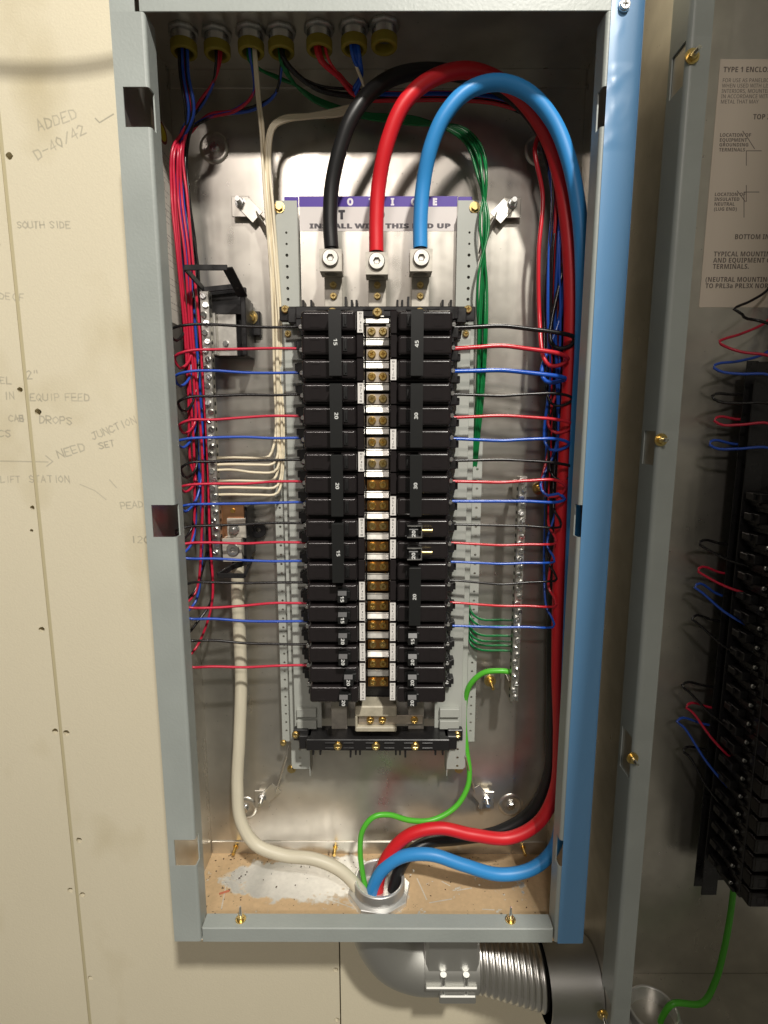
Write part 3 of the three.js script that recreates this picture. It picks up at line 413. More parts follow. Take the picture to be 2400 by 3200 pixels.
for (const [list, side, where] of [[LEFT, -1, 'on the neutral bar side'], [RIGHT, 1, 'on the ground bar side']])
  list.forEach(([row, n, rating], i) => breaker(side, row, n, rating, { x: side > 0 ? 0.0008 : 0, lock: side > 0 && (row === 9 || row === 10), hx: side < 0 && row === 16 ? 0.006 : 0, label: `${n === 3 ? 'three pole breaker' : 'single pole breaker'} marked ${rating}, ${NUM[i]} from the lugs ${where}` }));

// ------------------------------------------------------------------ conduit fittings through the top
const FIT = [[398, 118], [470, 122], [543, 118], [608, 118], [690, 113], [765, 110], [830, 106]].map(([a, b]) => PY(a, b, 1.042));
FIT.forEach((p, i) => {
  const t = thing('conduit_fitting', i === 0 ? 'conduit fitting with yellow bushing in the corner beside the instruction sticker' : `conduit fitting with yellow bushing, ${NUM[i]} along the top from the sticker side`, 'conduit fitting', 'conduit fittings through the top panel'); t.position.set(p.x, 1.0655, p.z);
  const nut = lathe([[0.0115, 0], [0.0165, 0], [0.0165, -0.004], [0.0115, -0.004]], 8); mesh('locknut', nut, mat.cast, t);
  const th = []; for (let j = 0; j < 7; j++) { th.push([0.0125, -0.004 - j * 0.0016], [0.0133, -0.0048 - j * 0.0016]); } mesh('nipple', lathe([...th, [0.0125, -0.0155], [0.0108, -0.0155], [0.0108, 0]], 20), mat.zinc, t);
  mesh('bushing', lathe([[0.0134, -0.0125], [0.0142, -0.0132], [0.0142, -0.0215], [0.0132, -0.0228], [0.0102, -0.0228], [0.0098, -0.021], [0.0098, -0.013]], 24), mat.bushing, t);
});

// ------------------------------------------------------------------ branch wires: breaker terminal, loop in the gutter, bundle, fitting in the top
const COL = ['black', 'red', 'blue'];
const leftY = [[706, 700, 366, 740], [753, 756, 377, 800], [805, 801, 377, 838], [852, 856, 384, 892], [899, 906, 387, 940], [946, 946, 382, 970], [993, 998, 390, 1036], [1040, 1046, 389, 1065], [1085, 1089, 389, 1107], [1130, 1136, 380, 1168], [1172, 1172, 378, 1200], [1212, 1206, 382, 1196], [1258, 1258, 388, 1300], [1303, 1312, 390, 1302], [1342, 1336, 390, 1322], [1392, 1383, 392, 1370], [1437, 1440, 394, 1418]];
const bundleL = [[440, 1300], [434, 1150], [430, 1000], [424, 850], [414, 700], [402, 560], [390, 430], [386, 330]];
leftY.forEach(([yb, yl, xl, yd], i) => {
  const c = COL[i % 3], z0 = 0.077, ox = rr(-0.010, 0.010), oz = rr(-0.014, 0.010) + (c === 'black' ? -0.006 : 0.002), mid = (yl + yd) / 2;
  const pts = [P(668, yb, z0), P(644, yb, z0), P(590, yb + rr(-1, 2), z0 + 0.002), P(530, (yb + yl) / 2 + rr(-2, 3), z0 + 0.004), P(460, yl + rr(-1, 1), 0.086), P(412, yl + 1, 0.09), P(xl + 8, yl + (mid - yl) * 0.4, 0.092), P(xl, mid - (yd - yl) * 0.12, 0.088), P(xl + 12, yd - (yd - yl) * 0.1, 0.078)];
  const jo = P(xl + 34 > 428 ? 424 : xl + 34, yd - 26, 0.062); pts.push(jo);
  let far = 0;
  for (const [bxd, byd] of bundleL) if (byd < yd - 60) { const b = P(bxd, byd, 0.052); const w = byd < 480 ? 0.75 : 1; pts.push(V3(b.x + (ox + rr(-0.0025, 0.0025)) * w, b.y, b.z + oz * w + rr(-0.002, 0.002))); }
  const fi = i < 3 ? 0 : i < 8 ? (i % 3 === 0 ? 0 : i % 2 ? 1 : 2) : [0, 1, 2, 3][i % 4], f = FIT[fi], fx = rr(-0.005, 0.005), fz = rr(-0.005, 0.005);
  if (fi === 0) pts.push(V3(f.x + fx + 0.002, 0.985, f.z + fz - 0.006), V3(f.x + fx, 1.02, f.z + fz));
  else if (fi === 1) pts.push(P(398 + rr(-4, 8), 275, 0.045), P(432 + rr(-6, 6), 225, 0.05), P(462, 175, 0.06));
  else { const s = fi === 2 ? 0 : 1; pts.push(P(402 + rr(-6, 8), 290, 0.035), P(450, 255 + rr(-8, 10), 0.035), P(510 + s * 40, 232 + rr(-6, 8), 0.04), P(548 + s * 48, 200, 0.05)); }
  pts.push(V3(f.x + fx, 1.045, f.z + fz), V3(f.x + fx * 0.8, 1.065, f.z + fz * 0.8));
  tag(mesh('branch_wire', tube(pts, 0.00168, 0, 7), { black: mat.blackW, red: mat.red, blue: mat.blue }[c]), `thin ${c} wire on the neutral bar side, leaving the ${NUM[i]} breaker pole from the lugs`, 'wire', 'branch wires of the first enclosure');
});
const rightY = [[708, 704, 718, 1241, 752, .0026], [753, 747, 762, 1226, 790, .0026], [802, 800, 812, 1222, 826, .0026], [852, 855, 850, 1236, 876, .0017], [902, 898, 906, 1236, 934, .0019], [948, 952, 948, 1229, 972, .0019], [995, 993, 1000, 1241, 1035, .0018], [1040, 1042, 1037, 1222, 1072, .0019], [1083, 1083, 1085, 1220, 1070, .0019], [1133, 1135, 1140, 1212, 1120, .0015], [1173, 1178, 1176, 1202, 1158, .0016], [1214, 1218, 1216, 1198, 1200, .0015], [1254, 1262, 1256, 1202, 1238, .0015], [1302, 1309, 1311, 1201, 1290, .0016], [1352, 1355, 1356, 1197, 1336, .0015]];
const bundleR = [[1186, 1240], [1192, 1080], [1196, 960], [1196, 820], [1196, 680], [1200, 540], [1208, 420], [1192, 320]];
rightY.forEach(([yb, ym, ye, xl, yd, r], i) => {
  const c = COL[i % 3], z0 = 0.079, t = (i + 0.5) / 15, ox = (t - 0.5) * 0.034 * (i % 2 ? 1 : -0.6) + rr(-0.004, 0.004), oz = rr(-0.01, 0.008), m = (ye + yd) / 2;
  const pts = [P(960, yb, z0), P(985, yb, z0), P(1030, (yb + ym) / 2, z0), P(1085, ym, z0), P(1140, (ym + ye) / 2 - 1, z0 + 0.001), P(Math.min(1200, xl - 18), ye, z0 + 0.002)];
  if (i < 9) pts.push(P(xl - 4, ye + (m - ye) * 0.5, z0), P(xl, m, 0.074), P(xl - 12, yd - 3, 0.068), P(xl - 38, yd, 0.062), P(xl - 52, yd - 18, 0.056));
  else pts.push(P(xl, ye - 3, z0 - 0.003), P(xl - 4, yd, 0.068), P(xl - 16, yd - 22, 0.06));
  for (const [bxd, byd] of bundleR) if (byd < Math.min(ye, yd) - 50) { const b = P(bxd, byd, 0.045); pts.push(V3(b.x + ox + rr(-0.002, 0.002), b.y, b.z + oz + rr(-0.002, 0.002))); }
  const fi = 3 + (i % 3), f = FIT[fi], fx = rr(-0.006, 0.006), fz = rr(-0.005, 0.005), dy = rr(-10, 12);
  pts.push(P(1165, 255 + dy, 0.03), P(1080, 215 + dy, 0.028), P(960, 205 + dy, 0.03), P(850, 206 + dy, 0.035), P(770 + rr(-8, 8), 200 + dy, 0.04), P(fi === 3 ? 680 : fi === 4 ? 735 : 780, (fi === 3 ? 185 : 165) + dy * 0.5, 0.055), V3(f.x + fx + 0.004, 1.035, f.z + fz), V3(f.x + fx * 0.8, 1.062, f.z + fz * 0.8));
  tag(mesh('branch_wire', tube(pts, r, 0, 8), { black: mat.blackW, red: mat.redR, blue: mat.blueR }[c]), `${r > 0.002 ? 'thicker' : 'thin'} ${c} wire on the ground bar side, leaving the ${NUM[i]} breaker pole from the lugs`, 'wire', 'branch wires of the first enclosure');
});
// white neutral wires
[985, 1003, 1015, 1038, 1053, 1068].forEach((y, i) => {
  const ox = (i - 2.5) * 0.0028, ya = y - 3 + (i === 0 ? 3 : 0), xe = [590, 600, 604, 600, 606, 607][i];
  const pts = [P(466, ya + 4, 0.06), P(500, ya + 3, 0.06), P(555, ya + 4 + (i === 2 ? 5 : 0), 0.056), P(xe - 10, ya + (i === 2 ? 6 : 2), 0.052), P(xe, ya - 18, 0.048)];
  for (const [a, b] of [[604, 930], [600, 800], [597, 680], [590, 560], [582, 450], [574, 350]]) if (b < y - 30) pts.push(P(a + (i - 2.5) * 3.2 + rr(-1.5, 1.5), b, 0.042 + rr(-0.004, 0.004)));
  if (i < 2) pts.push(P(563 + i * 6, 280, 0.042), P(556 + i * 5, 215, 0.05), V3(FIT[2].x + 0.003 + i * 0.002, 1.04, FIT[2].z), V3(FIT[2].x + 0.003, 1.062, FIT[2].z));
  else pts.push(P(578 + i * 3, 272 + i, 0.042), P(604 + i * 3, 247 + i * 3, 0.042), P(670, 242 + i * 2.5, 0.04), P(745, 236 + (i - 3) * 5, 0.036), P(790, 215, 0.04), V3(FIT[5].x, 1.035, FIT[5].z), V3(FIT[5].x, 1.06, FIT[5].z));
  tag(mesh('neutral_wire', tube(pts, 0.0017, 0, 8), mat.whiteW), `thin white wire in the ${NUM[i]} of six used holes down the neutral bar`, 'wire', 'white neutral wires');
});
// green ground wires
[1338, 1352, 1372, 1384, 1393, 1404].forEach((y, i) => {
  const o = (i - 2.5), gx = () => rr(-4, 4), gz = () => rr(-0.006, 0.006);
  const pts = [P(1110, y + 2, 0.055), P(1080, y + 1, 0.052), P(1040, y, 0.046), P(1018, y - 16 + i, 0.034), P(1010, y - 60, 0.024), P(1012 + o * 2, 1200, 0.019), P(1020 + o * 2, 1050, 0.021), P(1028 + o * 2, 960, 0.033), P(1036 + o * 2.8, 860, 0.046 + gz()), P(1040 + o * 4 + gx(), 720, 0.05 + gz()), P(1045 + o * 3.6 + gx(), 600, 0.052 + gz()), P(1046 - o * 2.6 + gx(), 480, 0.05 + gz()), P(1042 + o * 5 + gx(), 380, 0.046 + gz()), P(1026 + o * 6, 318, 0.042 + gz()), P(990 + o * 3, 282 - o * 3, 0.036), P(900, 262 + o * 3, 0.03), P(780, 248 + o * 2, 0.026), P(680, 215 + o * 2, 0.03), P(640, 185, 0.04)];
  const f = FIT[i % 2 ? 3 : 2]; if (i % 2 === 0) pts.push(P(600, 168 + o, 0.045)); pts.push(V3(f.x + o * 0.001, 1.036, f.z - 0.003), V3(f.x + o * 0.001, 1.062, f.z));
  tag(mesh('ground_wire', tube(pts, 0.0016, 0, 8), mat.green), `thin dark green wire in the ${NUM[i]} of six used holes down the ground bar`, 'wire', 'green ground wires');
});
// ------------------------------------------------------------------ thick feeder cables
const pp = (l) => l.map(([a, b, z]) => P(a, b, z));
const big = (l, m, label, end) => { const o = thing('feeder_cable', label, 'cable', 'thick feeder cables'); mesh('jacket', tube(pp(l), 0.0083, 0, 20), m, o); if (end) { const p = P(...l[0]), q = P(...l[1]); const d = q.clone().sub(p).normalize(); mesh('stripped_end', tube([p.clone().addScaledVector(d, -0.014), p.clone().addScaledVector(d, 0.0004)], 0.0068, 4, 14), mat.dark, o); } return o; };
big([[716, 536, .072], [713, 480, .072], [717, 400, .074], [735, 320, .08], [762, 250, .084], [805, 195, .078], [870, 160, .064], [960, 155, .048], [1070, 185, .040], [1150, 250, .036], [1198, 360, .032], [1212, 600, .03], [1208, 800, .03], [1203, 1000, .03], [1198, 1200, .03], [1194, 1400, .032], [1192, 1560, .032], [1184, 1680, .034], [1145, 1755, .034], [1075, 1797, .034], [990, 1812, .034], [925, 1820, .045], [880, 1850, .058], [855, 1900, .066], [842, 1965, .072]], mat.blackBig, 'thick black cable arching from the first lug and down to the bottom hub', 1);
big([[813, 544, .072], [813, 480, .072], [818, 400, .075], [836, 310, .084], [872, 225, .090], [930, 172, .087], [1010, 152, .077], [1090, 182, .066], [1152, 244, .060], [1192, 320, .058], [1218, 430, .058], [1232, 580, .06], [1232, 750, .06], [1223, 950, .06], [1214, 1100, .06], [1207, 1300, .06], [1205, 1450, .06], [1208, 1600, .062], [1200, 1705, .066], [1165, 1775, .071], [1100, 1810, .075], [1020, 1803, .075], [950, 1789, .072], [885, 1803, .071], [838, 1848, .07], [818, 1905, .07], [818, 1970, .07]], mat.redBig, 'thick red cable arching from the middle lug and down to the bottom hub', 1);
big([[908, 536, .072], [908, 480, .072], [914, 400, .075], [930, 320, .085], [960, 250, .092], [1008, 198, .093], [1075, 178, .089], [1140, 200, .085], [1195, 262, .083], [1230, 350, .084], [1252, 470, .084], [1259, 600, .084], [1257, 750, .083], [1249, 900, .08], [1240, 1100, .078], [1233, 1300, .078], [1228, 1450, .078], [1222, 1600, .078], [1215, 1750, .08], [1195, 1835, .085], [1150, 1876, .09], [1080, 1889, .092], [1000, 1868, .09], [930, 1846, .085], [870, 1850, .08], [826, 1880, .076], [804, 1925, .073], [806, 1975, .07]], mat.blueBig, 'thick blue cable arching from the third lug and down to the bottom hub', 1);
big([[513, 1222, .056], [514, 1300, .05], [519, 1400, .045], [521, 1480, .042], [517, 1600, .045], [513, 1700, .05], [520, 1772, .055], [550, 1822, .06], [610, 1847, .065], [680, 1856, .068], [735, 1880, .072], [775, 1920, .076], [804, 1965, .076]], mat.whiteBig, 'thick white neutral cable from the neutral bar lug to the bottom hub', 1);
tag(mesh('ground_cable', tube(pp([[1108, 1452, .056], [1080, 1449, .056], [1045, 1453, .052], [1017, 1477, .045], [1005, 1512, .036], [1003, 1560, .03], [1008, 1620, .03], [1014, 1665, .032], [1010, 1700, .036], [985, 1742, .042], [935, 1771, .05], [885, 1772, .056], [840, 1760, .06], [808, 1764, .064], [784, 1792, .066], [778, 1835, .067], [784, 1890, .068], [800, 1960, .068]]), 0.0037, 0, 12), mat.lime), 'bright green ground cable from the ground bar to the bottom hub', 'cable');

// ------------------------------------------------------------------ neutral bar (left) and ground bar (right)
function terminalBar(name, label, x, y0, y1, z, pitch, two) {
  const t = thing(name, label, 'terminal bar'); const w = 0.0105;
  mesh('bar', bx(x - w / 2, x + w / 2, y0, y1, z - 0.012, z, 0.0006), mat.tin, t);
  const g = scr(0.0037, 'slot'); const holeG = cyl(0.0024, 0.0024, 0.0008, 10, [0, 0, 0], 'x'); let i = 0;
  for (let y = y1 - 0.006; y > y0 + 0.004; y -= pitch, i++) { const s = mesh('screw', g, mat.zinc, t); s.position.set(x + (i % 2 ? 0.0012 : -0.0012), y, z + rr(-0.0005, 0.0012)); s.rotation.z = rr(0, 3.1); s.rotation.x = rr(-0.25, 0.25); s.rotation.y = rr(-0.25, 0.25);
    const h = mesh('wire_hole', holeG, mat.dark, t); h.position.set(x + (x < 0 ? w / 2 : -w / 2), y, z - 0.006); }
  return t;
}
const nb = terminalBar('neutral_bar', 'silver neutral bar with a column of slotted screws and black plastic standoffs', -0.2035, 0.4745, 0.797, 0.065, 0.0103);
{
  const t = nb;
  // upper standoff: open loop in black plastic projecting forward, plate with a small bolt
  const a = P(398, 578, 0.092), b = P(491, 578, 0.092), c = P(441, 626, 0.05), d = P(524, 640, 0.05), e = P(524, 700, 0.05);
  mesh('standoff', join([bar(a, b, 0.002, 0.006), bar(a, c, 0.002, 0.007), bar(b, d, 0.012, 0.002), bar(c, P(516, 618, 0.05), 0.003, 0.006), bx(c.x + 0.004, d.x + 0.002, P(470, 676, 0.05).y, P(470, 616, 0.05).y, 0.036, 0.0405, 0.0008), bx(d.x - 0.003, d.x + 0.003, P(524, 770, 0.04).y, d.y, 0.008, 0.05, 0.0008), bx(d.x - 0.045, d.x, P(524, 770, 0.03).y, P(524, 640, 0.03).y, 0.006, 0.03, 0.001), bx(d.x, d.x + 0.012, P(524, 705, 0.02).y - 0.01, P(524, 680, 0.02).y + 0.006, 0.004, 0.012, 0.001)]), mat.black, t);
  const p0 = P(461, 678, 0.045), p1 = P(512, 768, 0.045), m = mesh('mounting_plate', join([bx(p0.x - 0.012, p1.x, p1.y, p0.y, 0.0405, 0.043, 0.0004), bx(p0.x - 0.012, p0.x + 0.004, p1.y, p0.y, 0.043, 0.052, 0.0004)]), mat.tin, t);
  const s = P(487, 742, 0.045), sg = scr(0.004, 'hex').clone(); sg.translate(s.x, s.y, 0.043); mesh('bolt', sg, mat.zinc, m);
  const n = P(539, 683, 0.02), ng = studGeo(0.0065, 0.01); ng.translate(n.x, n.y, 0.012); mesh('nut', ng, mat.gold, t); mesh('bolt_end', cyl(0.003, 0.0028, 0.012, 10, [n.x, n.y, 0.023]), mat.gold, t);
  // lower end: copper strap, lug, black standoff with a round ear
  const q0 = P(474, 1090, 0.052), q1 = P(530, 1165, 0.052); mesh('copper_strap', bx(q0.x - 0.012, q1.x, q1.y, q0.y, 0.050, 0.053, 0.0005), mat.copper, t);
  const z = P(503, 1103, 0.053), zg = scr(0.0032, 'slot').clone(); zg.translate(z.x, z.y, 0.0531); mesh('screw', zg, mat.brass, t);
  const l0 = P(489, 1120, 0.058), l1 = P(531, 1166, 0.058); const tongue = mesh('lug_tongue', bx(l0.x, l1.x, l1.y, l0.y, 0.0532, 0.057, 0.0006), mat.tinDull, t); const w = P(506, 1143, 0.058), wg = scr(0.0072, 'hex').clone(); wg.translate(w.x, w.y, 0.0571); mesh('bolt', wg, mat.zinc, tongue); mesh('bolt_end', cyl(0.0026, 0.0022, 0.008, 10, [w.x, w.y, 0.064]), mat.zinc, tongue);
  const b0 = P(482, 1164, 0.07), b1 = P(521, 1213, 0.07); const sh = poly([[-0.0115, -0.0125], [0.0115, -0.0125], [0.0115, 0.0125], [-0.0115, 0.0125]]); sh.holes.push(new THREE.Path(regular(0.0088, 18).map((v) => new THREE.Vector2(...v)))); const block = extr(sh, b0.y - b1.y, 0.0004); block.rotateX(-Math.PI / 2); block.translate((b0.x + b1.x) / 2, b1.y, 0.0572); const lug = mesh('lug', block, mat.tinDull, t);
  const k = P(503, 1187, 0.072), kg = socketGeo(0.0072); kg.translate(k.x, k.y, 0.0703); mesh('socket_screw', kg, mat.tin, lug);
  const f0 = P(533, 1090, 0.03), f1 = P(545, 1200, 0.03), ear = P(554, 1148, 0.02); const es = poly(regular(0.0105, 20)); es.holes.push(new THREE.Path(regular(0.0042, 12).map((v) => new THREE.Vector2(...v)))); const eg = extr(es, 0.005, 0.0006); eg.translate(ear.x, ear.y, 0.006);
  mesh('standoff', join([bx(f0.x - 0.05, f0.x + 0.004, f1.y, f0.y, 0.006, 0.047, 0.001), bx(f0.x, ear.x - 0.008, ear.y - 0.009, ear.y + 0.012, 0.006, 0.014, 0.001), bx(f0.x + 0.0005, f0.x + 0.0045, f1.y - 0.006, f1.y + 0.03, 0.03, 0.06, 0.001), bar(P(531, 1208, 0.058), P(470, 1243, 0.085), 0.0025, 0.008), bar(P(470, 1243, 0.085), P(528, 1244, 0.085), 0.0025, 0.006), bar(P(528, 1244, 0.085), P(545, 1205, 0.058), 0.0025, 0.006), eg]), mat.black, t);
}
const gb = terminalBar('ground_bar', 'silver ground bar with slotted screws where the green wires end', 0.179, 0.283, 0.579, 0.07, 0.0098);
{
  const t = gb;
  for (const [a, b, s] of [[1166, 1056, 1], [1060, 1475, -1]]) {
    const p = P(a, b, 0.022), x0 = 0.179, m = mesh('mounting_plate', join([bx(Math.min(p.x - 0.008, x0), Math.max(p.x + 0.008, x0 - 0.008), p.y - 0.012, p.y + 0.012, 0.0135, 0.0155, 0.0004), bx(x0 + s * 0.001 - 0.0008, x0 + s * 0.001 + 0.0008, p.y - 0.012, p.y + 0.012, 0.0155, 0.058, 0.0003), cb(0.012, 0.012, 0.011, 0.001, [p.x, p.y, 0.008])]), mat.galv, t);
    const g = studGeo(0.0062, 0.01); g.translate(p.x, p.y, 0.0155); mesh('nut', g, mat.gold, m); mesh('bolt_end', cyl(0.003, 0.0022, 0.02, 10, [p.x, p.y, 0.03]), mat.brass, m);
  }
}

// ------------------------------------------------------------------ bottom hub, elbow and flexible conduit
function hub(label, x, y, z, s = 1) {
  const t = thing('conduit_hub', label, 'conduit hub', 'threaded hubs in the enclosure floors'); t.position.set(x, y, z);
  const th = [[0.0335 * s, 0.0]]; for (let j = 0; j < 6; j++) th.push([0.0335 * s, 0.006 + j * 0.0026], [0.0352 * s, 0.0073 + j * 0.0026]); th.push([0.0338 * s, 0.0222], [0.0312 * s, 0.0222], [0.0305 * s, 0.0205], [0.0305 * s, -0.05]);
  mesh('threaded_nipple', lathe(th, 48), mat.alum, t);
  const s8 = poly(regular(0.0425 * s, 8, 0.2)); s8.holes.push(new THREE.Path(regular(0.0337 * s, 36).map((v) => new THREE.Vector2(...v)))); const n = extr(s8, 0.0055, 0.0008); n.rotateX(-Math.PI / 2); mesh('locknut', n, mat.alum, t); return t;
}
{ // scraps of insulation, filings and dirt left on the floor of the box
  const list = [], put = (x, z, w, d, a) => list.push(cb(w, 0.0008, d, 0.0002).rotateY(a).translate(x, 0.0021, z));
  for (let i = 0; i < 70; i++) { const e = rnd(), x = e < 0.4 ? rr(-0.245, -0.19) : e < 0.6 ? rr(-0.2, 0.0) : rr(-0.24, 0.24), z = e < 0.6 ? 0.006 + 0.03 * rnd() * rnd() * 3 : rr(0.01, 0.12); if (Math.hypot(x, z - 0.073) < 0.046) continue; put(x, z, rr(0.0008, 0.0028), rr(0.0006, 0.0016), rr(0, 3)); }
  tag(mesh('floor_debris', list, M({ color: srgb(70, 50, 38), roughness: 0.9 })), 'scattered dark scraps and dirt on the tan enclosure floor', 'debris', null, 'stuff');
  tag(mesh('insulation_scrap', cb(0.014, 0.0016, 0.003, 0.0006).rotateY(0.4).translate(-0.213, 0.0027, 0.075), M({ color: srgb(190, 110, 80), roughness: 0.7 })), 'short orange sliver of insulation on the tan floor', 'scrap');
}
hub('threaded silver conduit hub in the dusty floor where the thick cables enter', 0.0015, 0.0022, 0.073);
{
  const t = thing('elbow_connector', 'die cast elbow connector with a bolted clamp under the first enclosure', 'elbow connector'), z = 0.073;
  const path = [V3(0.0015, -0.002, z), V3(0.0015, -0.025, z), V3(0.006, -0.058, z), V3(0.026, -0.09, z), V3(0.056, -0.104, z), V3(0.085, -0.105, z)];
  mesh('body', tube(path, 0.042, 40, 36), mat.castT, t); mesh('flange', cyl(0.047, 0.047, 0.008, 40, [0.0015, -0.0055, z], 'y'), mat.castT, t);
  const x0 = P(919, 2100, 0.117).x, x1 = P(1026, 2080, z).x, zf = 0.112, yA = P(960, 2124, zf).y, yB = P(960, 2138, zf).y, yC = P(960, 2155, zf).y;
  mesh('clamp', join([cyl(0.043, 0.043, x1 - x0, 48, [(x0 + x1) / 2, -0.1, z], 'x'), bx(x0 + 0.001, x1 - 0.001, yA, -0.012, z - 0.03, zf, 0.004), bx(x0, x1 - 0.004, yA - 0.0035, yA + 0.003, z - 0.03, zf + 0.009, 0.0015)]), mat.castT, t);
  mesh('clamp_strap', bx(P(941, 2145, z).x, x1 - 0.006, yC, yB, z + 0.01, zf + 0.009, 0.0015), mat.castT, t);
  for (const a of [957, 1006]) { const p = P(a, 2110, zf); mesh('clamp_bolt', join([cyl(0.0032, 0.0032, yA - yC + 0.016, 12, [p.x, (yA + yC) / 2 + 0.008, zf + 0.004], 'y'), cyl(0.0044, 0.0044, 0.003, 12, [p.x, yA + 0.017, zf + 0.004], 'y')]), mat.zinc, t); }
  const f = thing('flexible_conduit', 'ribbed flexible metal conduit between the elbow and the smooth sleeve', 'conduit'), pr = [], n = 11, L = P(1172, 2080, z).x - x1;
  for (let j = 0; j <= n * 8; j++) { const q = j / 8, e = q - Math.floor(q); pr.push([0.0395 + 0.0030 * Math.pow(Math.abs(Math.sin(Math.PI * e)), 0.7), q / n * L]); } pr.push([0.0395, L + 0.004]);
  const fg = lathe(pr, 48); fg.rotateZ(-Math.PI / 2); const a = fg.attributes.position; for (let i = 0; i < a.count; i++) { const s = a.getX(i) / L; a.setY(i, a.getY(i) - 0.033 * Math.max(0, s)); } fg.computeVertexNormals(); fg.translate(x1 - 0.001, -0.1, z); mesh('ribbed_tube', fg, mat.flex, f);
  const c = thing('conduit_sleeve', 'smooth grey metal sleeve joining flexible conduit to the second enclosure', 'conduit sleeve'), s0 = x1 + L, s1 = 0.3035; mesh('tube', join([cyl(0.0505, 0.0505, s1 - s0, 48, [(s0 + s1) / 2, -0.138, z], 'x'), cyl(0.052, 0.052, 0.004, 48, [s0 + 0.002, -0.138, z], 'x')]), M({ color: new THREE.Color(0.5, 0.5, 0.48), metalness: 1, roughness: 0.45 }), c);
  for (const [dx, an] of [[0.016, -0.9], [0.045, -0.75], [0.058, -0.9], [0.04, -1.45]]) { const g = scr(0.0036, 'slot').clone(); g.rotateX(-an); g.translate(s0 + dx * 0.9, -0.138 + 0.0522 * Math.sin(an), z + 0.0522 * Math.cos(an)); mesh('set_screw', g, mat.zinc, c); }
}

